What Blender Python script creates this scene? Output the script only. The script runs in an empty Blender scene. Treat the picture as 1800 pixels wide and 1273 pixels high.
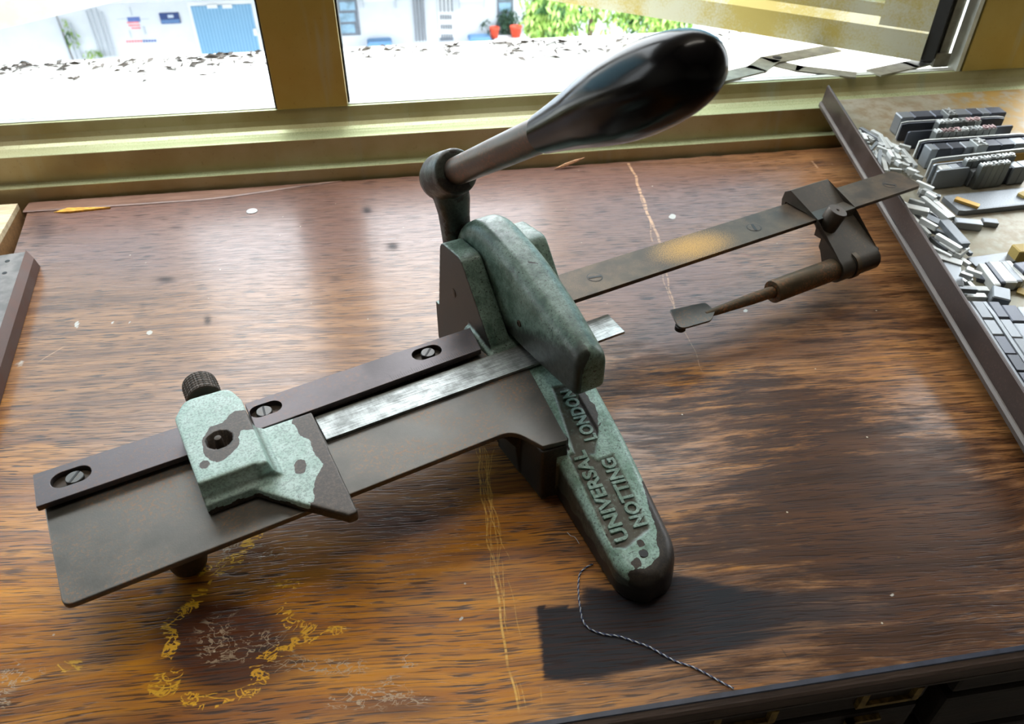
import bpy, bmesh, math, random
import numpy as np
from mathutils import Vector, Matrix, noise as mnoise

R = random.Random(7)
C = bpy.context.scene.collection
scene = bpy.context.scene

# ------------------------------------------------------------------ measuring: photo pixel -> place in the room
F = 1347.0; CX = 900.0; CY = 636.5
TH = math.radians(38.8); YAW = math.radians(9.0); H = 0.40
cy, sy = math.cos(YAW), math.sin(YAW); ct, st = math.cos(TH), math.sin(TH)
RT = (cy, -sy, 0.0); FW = (sy*ct, cy*ct, -st); UP = (sy*st, cy*st, ct)

def ray(px, py):
    a = (px-CX)/F; b = -(py-CY)/F
    return tuple(FW[i]+a*RT[i]+b*UP[i] for i in range(3))
def P(px, py, z=0.0):
    d = ray(px, py); t = (z-H)/d[2]
    return (d[0]*t, d[1]*t, z)
def PY(px, py, y):
    d = ray(px, py); t = y/d[1]
    return (d[0]*t, y, H+d[2]*t)
def proj_np(X, Y, Z):
    Z = Z-H
    z = X*FW[0]+Y*FW[1]+Z*FW[2]; x = X*RT[0]+Y*RT[1]; y = X*UP[0]+Y*UP[1]+Z*UP[2]
    return CX+F*x/z, CY-F*y/z
# the machine's own frame: u along its bed, v away from the operator, w up
OX, OY, A = 0.091, 0.344, math.radians(20.5)
ca, sa = math.cos(A), math.sin(A)
def Lc(p):
    x, y = p[0]-OX, p[1]-OY
    return (x*ca+y*sa, -x*sa+y*ca, p[2])
def T(px, py, w): return Lc(P(px, py, w))

# ------------------------------------------------------------------ object helpers
def put(o, parent=None):
    C.objects.link(o)
    if parent is not None: o.parent = parent
    return o
def tag(o, label, cat, group=None, kind=None):
    o['label'] = label; o['category'] = cat
    if group: o['group'] = group
    if kind: o['kind'] = kind
    return o
def struct(o):
    o['kind'] = 'structure'; return o
def empty(name, loc=(0, 0, 0), rz=0.0):
    o = bpy.data.objects.new(name, None); o.empty_display_size = .02
    o.location = loc; o.rotation_euler = (0, 0, rz); C.objects.link(o); return o
def mesh_of(name, verts, faces, m=None, smooth=False):
    me = bpy.data.meshes.new(name); me.from_pydata([tuple(v) for v in verts], [], faces)
    me.update()
    bm = bmesh.new(); bm.from_mesh(me); bmesh.ops.recalc_face_normals(bm, faces=bm.faces); bm.to_mesh(me); bm.free()
    if m: me.materials.append(m)
    if smooth:
        for p in me.polygons: p.use_smooth = True
    return me
def obj(name, me, parent=None): return put(bpy.data.objects.new(name, me), parent)
def bmobj(name, bm, m, parent=None, smooth=False):
    bmesh.ops.recalc_face_normals(bm, faces=bm.faces)
    me = bpy.data.meshes.new(name); bm.to_mesh(me); bm.free(); me.materials.append(m)
    if smooth:
        for p in me.polygons: p.use_smooth = True
    return obj(name, me, parent)
def add_box(bm, lo, hi, bev=0.0, mat=None):
    r = bmesh.ops.create_cube(bm, size=1.0); vs = r['verts']
    for v in vs:
        v.co = Vector(((lo[i]+hi[i])/2+v.co[i]*(hi[i]-lo[i]) for i in range(3)))
    if bev:
        es = list({e for v in vs for e in v.link_edges})
        g = bmesh.ops.bevel(bm, geom=es, offset=bev, segments=2, profile=.7, affect='EDGES')
        vs = list({v for f in g['faces'] for v in f.verts} | {v for v in vs if v.is_valid})
    if mat is not None: bmesh.ops.transform(bm, matrix=mat, verts=vs)
    return vs
def box(name, lo, hi, m, parent=None, bev=0.0):
    bm = bmesh.new(); add_box(bm, lo, hi, bev); return bmobj(name, bm, m, parent)
def frame_of(axis):
    a = Vector(axis).normalized(); t = Vector((0, 0, 1)) if abs(a.z) < .9 else Vector((1, 0, 0))
    x = t.cross(a).normalized(); y = a.cross(x); return x, y, a
def add_lathe(bm, c, axis, prof, n=40):
    """prof: list of (distance along axis, radius)."""
    x, y, a = frame_of(axis); c = Vector(c); rings = []
    for d, r in prof:
        if r < 1e-7: rings.append([bm.verts.new(c+a*d)])
        else: rings.append([bm.verts.new(c+a*d+(x*math.cos(2*math.pi*k/n)+y*math.sin(2*math.pi*k/n))*r) for k in range(n)])
    for i in range(len(rings)-1):
        p, q = rings[i], rings[i+1]
        for k in range(n):
            k2 = (k+1) % n
            if len(p) == 1 and len(q) == 1: break
            if len(p) == 1: bm.faces.new((p[0], q[k], q[k2]))
            elif len(q) == 1: bm.faces.new((p[k], q[0], p[k2]))
            else: bm.faces.new((p[k], q[k], q[k2], p[k2]))
    for rr in (rings[0], rings[-1]):
        if len(rr) > 1: bm.faces.new(rr)
def lathe(name, c, axis, prof, m, parent=None, n=40, smooth=True):
    bm = bmesh.new(); add_lathe(bm, c, axis, prof, n)
    o = bmobj(name, bm, m, parent, False)
    if smooth: shade(o, 40)
    return o
def shade(o, ang=35):
    me = o.data
    bm = bmesh.new(); bm.from_mesh(me)
    for f in bm.faces: f.smooth = True
    for e in bm.edges:
        if len(e.link_faces) == 2: e.smooth = e.calc_face_angle(0) < math.radians(ang)
    bm.to_mesh(me); bm.free(); return o
def add_prism(bm, pts, axis, a0, a1):
    """pts 2-D outline; axis 0: (y,z) pts along x; axis 1: (x,z) along y; axis 2: (x,y) along z"""
    def mk(p, a):
        return (a, p[0], p[1]) if axis == 0 else (p[0], a, p[1]) if axis == 1 else (p[0], p[1], a)
    lo = [bm.verts.new(mk(p, a0)) for p in pts]; hi = [bm.verts.new(mk(p, a1)) for p in pts]; n = len(pts)
    for i in range(n): bm.faces.new((lo[i], lo[(i+1) % n], hi[(i+1) % n], hi[i]))
    f1 = bm.faces.new(lo[::-1]); f2 = bm.faces.new(hi)
    bmesh.ops.triangulate(bm, faces=[f1, f2])
    return lo+hi
def rpoly(pts, rad, seg=5):
    """round the corners of a polygon; rad: one radius or one per point"""
    n = len(pts); out = []
    rs = rad if isinstance(rad, (list, tuple)) else [rad]*n
    for i in range(n):
        p = Vector(pts[i]).to_2d(); a = Vector(pts[i-1]).to_2d(); b = Vector(pts[(i+1) % n]).to_2d(); r = rs[i]
        if r <= 0: out.append(tuple(p)); continue
        d1 = (a-p).normalized(); d2 = (b-p).normalized()
        ang = d1.angle(d2); t = min(r/math.tan(ang/2), .48*(a-p).length, .48*(b-p).length)
        s, e = p+d1*t, p+d2*t
        for k in range(seg+1):
            f = k/seg; q = (s*(1-f)+p*f)*(1-f)+(p*(1-f)+e*f)*f
            out.append(tuple(q))
    return out
def plate_mesh(name, outlines, z0, z1, bev=.0004):
    """flat plate with holes: a filled 2-D curve, extruded and turned into a mesh"""
    cu = bpy.data.curves.new(name, 'CURVE'); cu.dimensions = '2D'; cu.fill_mode = 'BOTH'
    for pts in outlines:
        s = cu.splines.new('POLY'); s.points.add(len(pts)-1); s.use_cyclic_u = True
        for p, q in zip(s.points, pts): p.co = (q[0], q[1], 0, 1)
    cu.extrude = (z1-z0)/2-bev; cu.bevel_depth = bev; cu.bevel_resolution = 1; cu.offset = -bev
    o = bpy.data.objects.new(name, cu); C.objects.link(o)
    bpy.context.view_layer.update()
    me = bpy.data.meshes.new_from_object(o.evaluated_get(bpy.context.evaluated_depsgraph_get()))
    bpy.data.objects.remove(o); bpy.data.curves.remove(cu)
    me.transform(Matrix.Translation((0, 0, (z0+z1)/2))); me.materials.clear(); me.name = name
    return me
def plate(name, outlines, z0, z1, m, parent=None, bev=.0004):
    me = plate_mesh(name, outlines, z0, z1, bev); me.materials.append(m)
    return shade(obj(name, me, parent), 30)
def cast_mesh(name, bm, voxel=.001, smooth=6, fac=.5):
    """fuse overlapping solids into one skin with the soft edges of a casting"""
    bmesh.ops.recalc_face_normals(bm, faces=bm.faces)
    me = bpy.data.meshes.new(name); bm.to_mesh(me); bm.free()
    o = bpy.data.objects.new(name, me); C.objects.link(o)
    r = o.modifiers.new('r', 'REMESH'); r.mode = 'VOXEL'; r.voxel_size = voxel; r.use_smooth_shade = True
    if smooth:
        s = o.modifiers.new('s', 'SMOOTH'); s.factor = fac; s.iterations = smooth
    bpy.context.view_layer.update()
    out = bpy.data.meshes.new_from_object(o.evaluated_get(bpy.context.evaluated_depsgraph_get()))
    bpy.data.objects.remove(o); bpy.data.meshes.remove(me); out.name = name; out.materials.clear()
    for p in out.polygons: p.use_smooth = True
    return out
def coords(me):
    a = np.empty(len(me.vertices)*3, np.float32); me.vertices.foreach_get('co', a); return a.reshape(-1, 3)
def set_attr(me, name, arr):
    at = me.attributes.new(name, 'FLOAT', 'POINT'); at.data.foreach_set('value', np.asarray(arr, np.float32))
def sdist_poly(pts, X, Y):
    """signed distance to a polygon, inside positive"""
    d = np.full(X.shape, 1e9); inside = np.zeros(X.shape, bool); n = len(pts)
    for i in range(n):
        x1, y1 = pts[i]; x2, y2 = pts[(i+1) % n]
        ex, ey = x2-x1, y2-y1
        t = np.clip(((X-x1)*ex+(Y-y1)*ey)/(ex*ex+ey*ey+1e-12), 0, 1)
        d = np.minimum(d, np.hypot(X-x1-t*ex, Y-y1-t*ey))
        c = (y1 > Y) != (y2 > Y)
        inside ^= c & (X < (x2-x1)*(Y-y1)/(y2-y1+1e-12)+x1)
    return np.where(inside, d, -d)

# ------------------------------------------------------------------ materials
def lin(*c):
    f = lambda v: (v/255/12.92) if v/255 <= .04045 else ((v/255+.055)/1.055)**2.4
    return tuple(f(v) for v in c)+(1.0,)
class Mat:
    def __init__(s, name):
        s.m = bpy.data.materials.new(name); s.m.use_nodes = True; s.t = s.m.node_tree
        s.b = s.t.nodes['Principled BSDF']; s._co = None
    def node(s, typ, **kw):
        n = s.t.nodes.new(typ)
        for k, v in kw.items(): setattr(n, k, v)
        return n
    def link(s, v, sock):
        if hasattr(v, 'is_output'): s.t.links.new(v, sock)
        elif v is not None: sock.default_value = v
    def co(s):
        if s._co is None: s._co = s.node('ShaderNodeTexCoord').outputs['Object']
        return s._co
    def math(s, op, a, b=None, c=None, clamp=False):
        n = s.node('ShaderNodeMath', operation=op, use_clamp=clamp)
        for i, v in enumerate((a, b, c)):
            if v is not None: s.link(v, n.inputs[i])
        return n.outputs[0]
    def mapping(s, scale=(1, 1, 1), rot=(0, 0, 0), loc=(0, 0, 0), vec=None):
        n = s.node('ShaderNodeMapping'); s.link(vec or s.co(), n.inputs['Vector'])
        n.inputs['Scale'].default_value = scale; n.inputs['Rotation'].default_value = rot; n.inputs['Location'].default_value = loc
        return n.outputs[0]
    def noise(s, scale, detail=3, rough=.55, dist=0, vec=None):
        n = s.node('ShaderNodeTexNoise'); s.link(vec or s.co(), n.inputs['Vector'])
        n.inputs['Scale'].default_value = scale; n.inputs['Detail'].default_value = detail
        n.inputs['Roughness'].default_value = rough; n.inputs['Distortion'].default_value = dist
        return n.outputs['Fac']
    def mr(s, v, a, b, c=0.0, d=1.0, smooth=True):
        n = s.node('ShaderNodeMapRange', interpolation_type='SMOOTHSTEP' if smooth else 'LINEAR')
        s.link(v, n.inputs[0])
        for i, x in enumerate((a, b, c, d)): s.link(x, n.inputs[i+1])
        return n.outputs[0]
    def mix(s, f, a, b, mode='MIX'):
        n = s.node('ShaderNodeMix', data_type='RGBA', blend_type=mode, clamp_factor=True)
        s.link(f, n.inputs[0]); s.link(a, n.inputs[6]); s.link(b, n.inputs[7]); return n.outputs[2]
    def attr(s, name): return s.node('ShaderNodeAttribute', attribute_name=name).outputs['Fac']
    def sep(s, v=None):
        n = s.node('ShaderNodeSeparateXYZ'); s.link(v or s.co(), n.inputs[0]); return n.outputs
    def comb(s, x, y, z):
        n = s.node('ShaderNodeCombineXYZ')
        for i, v in enumerate((x, y, z)): s.link(v, n.inputs[i])
        return n.outputs[0]
    def bump(s, h, strength=.3, dist=.001):
        n = s.node('ShaderNodeBump'); n.inputs['Strength'].default_value = strength; n.inputs['Distance'].default_value = dist
        s.link(h, n.inputs['Height']); s.link(n.outputs[0], s.b.inputs['Normal'])
    def out(s, col=None, rough=None, metal=None, spec=None, coat=None):
        if col is not None: s.link(col, s.b.inputs['Base Color'])
        if rough is not None: s.link(rough, s.b.inputs['Roughness'])
        if metal is not None: s.link(metal, s.b.inputs['Metallic'])
        if spec is not None: s.link(spec, s.b.inputs['Specular IOR Level'])
        if coat is not None: s.link(coat, s.b.inputs['Coat Weight'])
        return s.m
def plain(name, rgb, rough=.6, metal=0.0, vary=.12, scale=60, bump=0.0):
    m = Mat(name); c = lin(*rgb); n = m.noise(scale, 4)
    lo = tuple(x*(1-vary) for x in c[:3])+(1,); hi = tuple(min(1, x*(1+vary)) for x in c[:3])+(1,)
    col = m.mix(m.mr(n, .35, .65), lo, hi)
    if bump: m.bump(n, bump, .001)
    return m.out(col, rough, metal)

def steel_mat(name, rgb, rust=(112, 72, 40), amt=.5, rough=.42, metal=.75, rust_hi=.72):
    m = Mat(name); n1 = m.noise(28, 5, .6); n2 = m.noise(480, 3, .65); n3 = m.noise(1100, 2)
    c = lin(*rgb)
    col = m.mix(m.mr(n1, .3, .7), tuple(x*.75 for x in c[:3])+(1,), tuple(x*1.2 for x in c[:3])+(1,))
    r = m.math('MULTIPLY', m.mr(n2, .50, rust_hi-.05), m.mr(n1, .40, .64)); r = m.math('MULTIPLY', r, amt)
    col = m.mix(r, col, lin(*rust))
    m.bump(m.math('ADD', n3, n2), .10, .0003)
    return m.out(col, m.mr(n1, .3, .7, rough-.06, rough+.1), m.math('MULTIPLY', m.math('SUBTRACT', 1, r), metal))

def paint_mat(name, light, dark, grime=.5, iron_lo=(38, 33, 29), iron_hi=(62, 52, 43)):
    """old enamel on cast iron: 'chip' marks bare iron, 'dirt' brown filled hollows"""
    m = Mat(name); n1 = m.noise(60, 5, .65); n2 = m.noise(650, 4, .7); n3 = m.noise(180, 6, .7)
    chip = m.math('ADD', m.attr('chip'), m.math('MULTIPLY', m.math('SUBTRACT', n3, .5), .5))
    chip = m.mr(chip, .49, .53)
    pits = m.mr(m.noise(620, 4, .7), .585, .64)
    g = m.mr(m.math('ADD', m.math('MULTIPLY', n1, .7), m.math('MULTIPLY', n3, .3)), .40, .64)
    col = m.mix(g, lin(*light), lin(*dark))
    col = m.mix(m.math('MULTIPLY', m.mr(n2, .45, .62), .55), col, lin(*(int(x*.55) for x in light)))
    col = m.mix(m.math('MULTIPLY', pits, grime), col, lin(28, 30, 26))
    dirt = m.math('MULTIPLY', m.attr('dirt'), m.mr(n3, .12, .5))
    col = m.mix(dirt, col, m.mix(n1, lin(70, 56, 38), lin(48, 48, 34)))
    iron = m.mix(m.mr(n2, .4, .7), lin(*iron_lo), lin(*iron_hi))
    col = m.mix(chip, col, iron)
    grime_shade = m.math('MULTIPLY', m.mr(m.math('ADD', m.attr('grime_shade'), m.math('MULTIPLY', m.math('SUBTRACT', n3, .5), .7)), .2, .8), .92)  # dark side tone: grime with shade painted into the colour
    col = m.mix(grime_shade, col, m.mix(n2, lin(22, 23, 20), lin(44, 40, 34)))
    hgt = m.math('SUBTRACT', m.math('MULTIPLY', n2, .35), m.math('MULTIPLY', chip, 1.0))
    m.bump(hgt, .45, .0006)
    return m.out(col, m.mix(chip, m.mr(n3, .3, .7, .3, .5), (.45, .45, .45, 1)), m.math('MULTIPLY', chip, .25))

M = {}
M['bed'] = steel_mat('bed_steel', (94, 91, 86), (140, 94, 54), .6, .40, .65, .66)
M['rail'] = steel_mat('rail_steel', (88, 82, 83), (128, 82, 50), .35, .38, .75)
M['dark_iron'] = steel_mat('dark_iron', (70, 62, 55), (96, 62, 40), .4, .48, .6)
M['block'] = steel_mat('block_iron', (76, 70, 62), (110, 84, 58), .4, .46, .5)
M['hole'] = plain('near_black', (16, 14, 12), .6)  # near-black fill for slots, seams, holes and marks
M['screw'] = steel_mat('screw_steel', (84, 82, 80), (90, 70, 50), .3, .35, .85)
M['stem'] = steel_mat('handle_stem_steel', (88, 76, 66), (150, 84, 48), .45, .36, .75, .66)
M['rod'] = steel_mat('rusty_rod', (84, 72, 54), (150, 92, 50), .9, .5, .5, .6)
M['yoke'] = paint_mat('green_enamel_deep', (124, 146, 133), (66, 92, 78), 1.0)
M['base'] = paint_mat('green_enamel_base', (160, 190, 178), (108, 142, 122), .8)
M['gauge'] = paint_mat('green_enamel_pale', (180, 204, 196), (156, 186, 175), .3, (58, 51, 46), (84, 72, 62))
M['arm'] = paint_mat('green_enamel_worn', (66, 70, 62), (38, 37, 33), .9)

def bar_mat():
    m = Mat('bar_steel'); n1 = m.noise(30, 5, .6); n2 = m.noise(1100, 4, .75); n3 = m.noise(60, 4)
    x, y, z = m.sep()
    col = m.mix(m.mr(n1, .3, .7), lin(64, 54, 45), lin(90, 76, 60))
    def blob(u, v, ru, rv):
        a = m.math('DIVIDE', m.math('SUBTRACT', x, u), ru); b = m.math('DIVIDE', m.math('SUBTRACT', y, v), rv)
        return m.math('SUBTRACT', 1, m.math('ADD', m.math('MULTIPLY', a, a), m.math('MULTIPLY', b, b)), clamp=True)
    y1 = blob(.205, .126, .055, .03)
    r = m.math('MULTIPLY', m.mr(m.math('ADD', m.math('MULTIPLY', y1, .24), n2), .56, .78), m.mr(y1, 0, .5))
    col2 = m.mix(r, col, m.mix(y1, lin(112, 80, 46), lin(184, 136, 40)))
    r2 = m.math('MULTIPLY', m.mr(n2, .5, .7), m.math('MULTIPLY', m.mr(n3, .42, .62), .85))
    col2 = m.mix(r2, col2, lin(120, 84, 50))
    m.bump(n2, .12, .0004)
    return m.out(col2, .5, m.math('MULTIPLY', m.math('SUBTRACT', 1, m.math('MAXIMUM', r, r2)), .6))
M['bar'] = bar_mat()

def strip_mat():
    m = Mat('scratched_lead'); x, y, z = m.sep()
    s1 = m.noise(1, 4, .7, vec=m.mapping((60, 900, 1))); s2 = m.noise(1, 4, .7, vec=m.mapping((900, 70, 1))); n = m.noise(90, 5, .6)
    k = m.math('ADD', m.math('MULTIPLY', s1, .45), m.math('ADD', m.math('MULTIPLY', s2, .12), m.math('MULTIPLY', n, .43)))
    col = m.mix(m.mr(k, .36, .64), lin(112, 115, 113), lin(176, 180, 178))
    back = m.mr(y, .094, .103); col = m.mix(m.math('MULTIPLY', back, m.mr(n, .3, .6)), col, lin(96, 98, 78))
    m.bump(k, .15, .0003)
    return m.out(col, m.mr(k, .4, .6, .48, .38), .75)
M['strip'] = strip_mat()

def lead_mat(name, rgb, metal=.6, rough=.4):
    m = Mat(name); n1 = m.noise(70, 4, .6); n2 = m.noise(600, 3, .7)
    oi = m.node('ShaderNodeObjectInfo').outputs['Random']
    c = lin(*rgb)
    col = m.mix(m.mr(n1, .3, .7), tuple(x*.7 for x in c[:3])+(1,), tuple(min(1, x*1.2) for x in c[:3])+(1,))
    v = m.mr(oi, 0, 1, .6, 1.3, False)
    vv = m.node('ShaderNodeVectorMath', operation='SCALE'); m.link(col, vv.inputs[0]); m.link(v, vv.inputs['Scale'])
    m.bump(n2, .15, .0004)
    return m.out(vv.outputs[0], rough, metal)
M['lead_bright'] = lead_mat('bright_lead', (224, 228, 226), .25, .38)
M['lead'] = lead_mat('grey_lead', (150, 156, 162), .4, .36)
M['lead_dark'] = lead_mat('dark_lead', (78, 82, 92), .4, .34)
M['sort'] = lead_mat('worn_type_metal', (150, 154, 152), .6, .4)
M['face'] = lead_mat('printing_face_metal', (226, 230, 230), .3, .35)
M['face_pink'] = lead_mat('ink_stained_face', (196, 168, 168), .4, .45)
M['brass'] = plain('dull_brass', (190, 152, 78), .45, .5, .25, 120)
M['pale_wood'] = plain('pale_wood', (190, 166, 96), .6, 0, .2, 80)
M['grip'] = None
def grip_mat():
    m = Mat('black_bakelite'); n = m.noise(40, 3)
    m.bump(n, .03, .001)
    return m.out(lin(9, 7, 8), m.mr(n, .3, .7, .15, .24), 0.0, .14)
M['grip'] = grip_mat()

# ------------------------------------------------------------------ the wooden top: grain, stains, scratches
def wood_mat():
    m = Mat('worn_varnished_wood'); x, y, z = m.sep()
    warp = m.noise(3.2, 2); warp2 = m.noise(9, 3)
    yy = m.math('ADD', y, m.math('ADD', m.math('MULTIPLY', x, .06), m.math('ADD', m.math('MULTIPLY', warp, .03), m.math('MULTIPLY', warp2, .006))))
    v = m.comb(x, yy, 0.0)
    g1 = m.noise(1, 4, .6, vec=m.mapping((5, 85, 1), vec=v)); g2 = m.noise(1, 4, .65, vec=m.mapping((13, 480, 1), vec=v))
    pores = m.noise(1, 1.5, .5, vec=m.mapping((44, 820, 1), vec=v)); gp = m.noise(1, 5, .7, vec=m.mapping((17, 130, 1), vec=v, loc=(2, 5, 0))); pm = m.noise(14, 3)
    big = m.noise(5.5, 4, .6)
    gold, dark, purp, red, wht, grey = (m.attr(k) for k in ('gold', 'dark', 'purp', 'red', 'wht', 'grey'))
    col = m.mix(m.mr(g1, .3, .7), lin(112, 74, 46), lin(166, 118, 74))
    golden = m.mix(m.mr(g1, .3, .7), lin(166, 97, 10), lin(212, 140, 28))
    gm = m.math('ADD', gold, m.math('MULTIPLY', m.math('SUBTRACT', m.math('ADD', m.math('MULTIPLY', g1, .5), m.math('MULTIPLY', gp, .5)), .5), m.math('MULTIPLY', m.mr(gold, 0, .4), 2.2)), clamp=True)
    col = m.mix(gm, col, golden)
    col = m.mix(m.mr(m.math('ADD', red, m.math('MULTIPLY', m.math('SUBTRACT', g1, .5), .5)), .15, .8), col, lin(92, 46, 14))
    pk = m.mr(m.math('ADD', purp, m.math('MULTIPLY', m.math('SUBTRACT', g1, .5), .9)), .12, .85)
    col = m.mix(pk, col, m.mix(g2, lin(98, 70, 62), lin(146, 112, 100)))
    dk = m.mr(m.math('ADD', m.math('MULTIPLY', dark, .85), m.math('MULTIPLY', m.math('SUBTRACT', gp, .5), m.math('MULTIPLY', m.mr(dark, 0, .35), 2.6))), .12, .75)
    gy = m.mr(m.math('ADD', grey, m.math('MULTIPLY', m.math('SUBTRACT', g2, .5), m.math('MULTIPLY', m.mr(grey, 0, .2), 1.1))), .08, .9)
    col = m.mix(dk, col, m.mix(m.mr(g1, .3, .7), lin(56, 34, 18), lin(90, 57, 32)))
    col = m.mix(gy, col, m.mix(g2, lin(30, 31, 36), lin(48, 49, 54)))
    col = m.mix(m.math('MULTIPLY', m.mr(g2, .48, .66), .55), col, lin(70, 40, 24))
    pp = m.math('MULTIPLY', m.mr(pores, .54, .61), m.mr(pm, .3, .55, .35, 1.0))
    col = m.mix(m.math('MULTIPLY', pp, .85), col, lin(44, 26, 20))
    # dried glue crust: curly contour lines inside the marked patches
    n = m.noise(70, 4, .5, 1.2, vec=m.mapping((1, 1.4, 1))); n_b = m.noise(48, 4, .52, 1.0, vec=m.mapping((1, 2.2, 1), loc=(3, 1, 0)))
    c1 = m.mr(m.math('ABSOLUTE', m.math('SUBTRACT', n, .5)), .019, .007)
    c2 = m.mr(m.math('ABSOLUTE', m.math('SUBTRACT', n_b, .52)), .015, .006)
    cr = m.math('MAXIMUM', c1, c2); gate = m.noise(40, 3)
    cry = m.math('MAXIMUM', m.mr(m.math('ABSOLUTE', m.math('SUBTRACT', n, .5)), .030, .012), m.mr(m.math('ABSOLUTE', m.math('SUBTRACT', n_b, .52)), .030, .012))
    cy_ = m.math('MULTIPLY', cry, m.mr(m.math('ADD', m.attr('crusty'), m.math('MULTIPLY', m.math('SUBTRACT', gate, .5), 1.3)), .30, .5))
    cw_ = m.math('MULTIPLY', cr, m.mr(m.math('ADD', m.attr('crustw'), m.math('MULTIPLY', m.math('SUBTRACT', gate, .5), 1.3)), .36, .58))
    col = m.mix(m.math('MULTIPLY', cw_, .75), col, lin(190, 168, 140))
    col = m.mix(cy_, col, m.mix(gate, lin(232, 158, 14), lin(244, 196, 54)))
    # scratches
    cnt = [0]
    def n1d(v_, sc_, off, det=1):
        q = m.node('ShaderNodeTexNoise', noise_dimensions='1D'); m.link(m.math('ADD', v_, off), q.inputs['W']); q.inputs['Scale'].default_value = sc_; q.inputs['Detail'].default_value = det
        return q.outputs['Fac']
    wob_n = [n1d(y, 22, .3), n1d(y, 26, 4.7), n1d(y, 19, 9.1)]; brk_n = [n1d(y, 260, 1.3, 3), n1d(y, 230, 6.2, 3)]
    def scratch(a, b, wid, amp, prev, wob=.004, brk=.5, colr=None):
        ax, ay, _ = P(*a); bx, by, _ = P(*b); L = math.hypot(bx-ax, by-ay); dx, dy = (bx-ax)/L, (by-ay)/L
        s_ = m.math('ADD', m.math('MULTIPLY', m.math('SUBTRACT', x, ax), dx), m.math('MULTIPLY', m.math('SUBTRACT', y, ay), dy))
        t_ = m.math('ADD', m.math('MULTIPLY', m.math('SUBTRACT', x, ax), -dy), m.math('MULTIPLY', m.math('SUBTRACT', y, ay), dx))
        cnt[0] += 1; wv = wob_n[cnt[0] % 3]
        t2 = m.math('MULTIPLY_ADD', wv, wob*2*(1 if cnt[0] % 2 else -1), m.math('ADD', t_, -wob*(1 if cnt[0] % 2 else -1)))
        k = m.mr(m.math('ABSOLUTE', t2), wid, wid*.35)
        ends = m.math('MULTIPLY', m.mr(s_, 0, .01), m.mr(s_, L, L-.01))
        k = m.math('MULTIPLY', m.math('MULTIPLY', k, ends), m.mr(brk_n[cnt[0] % 2], brk-.2, brk+.08))
        return m.mix(m.math('MULTIPLY', k, amp), prev, lin(*(colr or (226, 176, 84))))
    for a, b, w_, am, wb in [((835, 775), (868, 1000), .0007, .75, .004), ((868, 990), (895, 1180), .0010, 1.0, .003), ((893, 1170), (915, 1260), .0009, .95, .002),
                         ((842, 770), (882, 1000), .0005, .6, .006), ((848, 770), (888, 990), .0005, .6, .009), ((862, 780), (868, 900), .0005, .5, .006),
                         ((880, 980), (890, 1120), .0005, .6, .004), ((893, 1010), (920, 1130), .0005, .35, .004), ((903, 1190), (917, 1250), .0005, .7, .002),
                         ((908, 1195), (926, 1252), .0005, .7, .002), ((950, 1202), (955, 1245), .0006, .6, .001), ((854, 790), (878, 960), .0004, .5, .003)]:
        col = scratch(a, b, w_, am, col, wb, .48)
    rs = random.Random(4)
    for _ in range(5):
        a = (rs.uniform(832, 866), rs.uniform(770, 830)); b = (rs.uniform(856, 896), rs.uniform(950, 1120))
        col = scratch(a, b, rs.uniform(.0003, .0004), rs.uniform(.5, .8), col, rs.uniform(.001, .004), .46)
    for a, b, w_, am, wb in [((1104, 282), (1150, 400), .0022, .7, .004), ((1140, 380), (1165, 432), .002, .6, .003), ((1118, 320), (1152, 430), .0011, .4, .006),
                         ((1162, 440), (1190, 560), .0012, .45, .003), ((1152, 440), (1182, 540), .0008, .35, .003), ((1425, 280), (1440, 300), .002, .4, .001),
                         ((1195, 560), (1240, 660), .0006, .3, .003)]:
        col = scratch(a, b, w_, am, col, wb, .5, (214, 170, 130))
    col = scratch((60, 640), (120, 605), .0008, .6, col, .001, .4, (206, 160, 120))
    col = scratch((1298, 444), (1336, 455), .0006, .7, col, .004, .4, (120, 26, 30))
    col = scratch((1366, 1130), (1392, 1168), .0005, .8, col, .001, .3, (34, 26, 22))
    # specks of paint and dust
    vo = m.node('ShaderNodeTexVoronoi'); m.link(m.co(), vo.inputs['Vector']); vo.inputs['Scale'].default_value = 55
    rnd = m.sep(vo.outputs['Color'])
    spk = m.math('MULTIPLY', m.mr(vo.outputs['Distance'], .05, .03), m.mr(rnd[0], .72, .75))
    col = m.mix(m.math('MULTIPLY', spk, .8), col, lin(216, 204, 180))
    wn = m.noise(120, 4, .6)
    col = m.mix(m.math('MULTIPLY', m.mr(m.math('ADD', wht, m.math('MULTIPLY', m.math('SUBTRACT', wn, .5), .8)), .4, .6), .8), col, lin(198, 196, 188))
    rough = m.mr(g2, .3, .7, .25, .42)
    rough = m.math('ADD', rough, m.math('ADD', m.math('MULTIPLY', gy, .12), m.math('MULTIPLY', dk, .03)))
    hh = m.math('SUBTRACT', m.math('MULTIPLY', g2, .5), m.math('MULTIPLY', m.mr(pores, .54, .62), .5))
    m.bump(hh, .32, .0007)
    m.b.inputs['Coat Roughness'].default_value = .17
    return m.out(col, rough, 0.0, m.math('SUBTRACT', .42, m.math('MULTIPLY', m.math('MAXIMUM', gy, m.math('MULTIPLY', dk, .6)), .3)), m.math('MULTIPLY', m.math('SUBTRACT', 1, m.math('MAXIMUM', gy, m.math('MULTIPLY', dk, .7))), .22))
M['wood'] = wood_mat()

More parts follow.
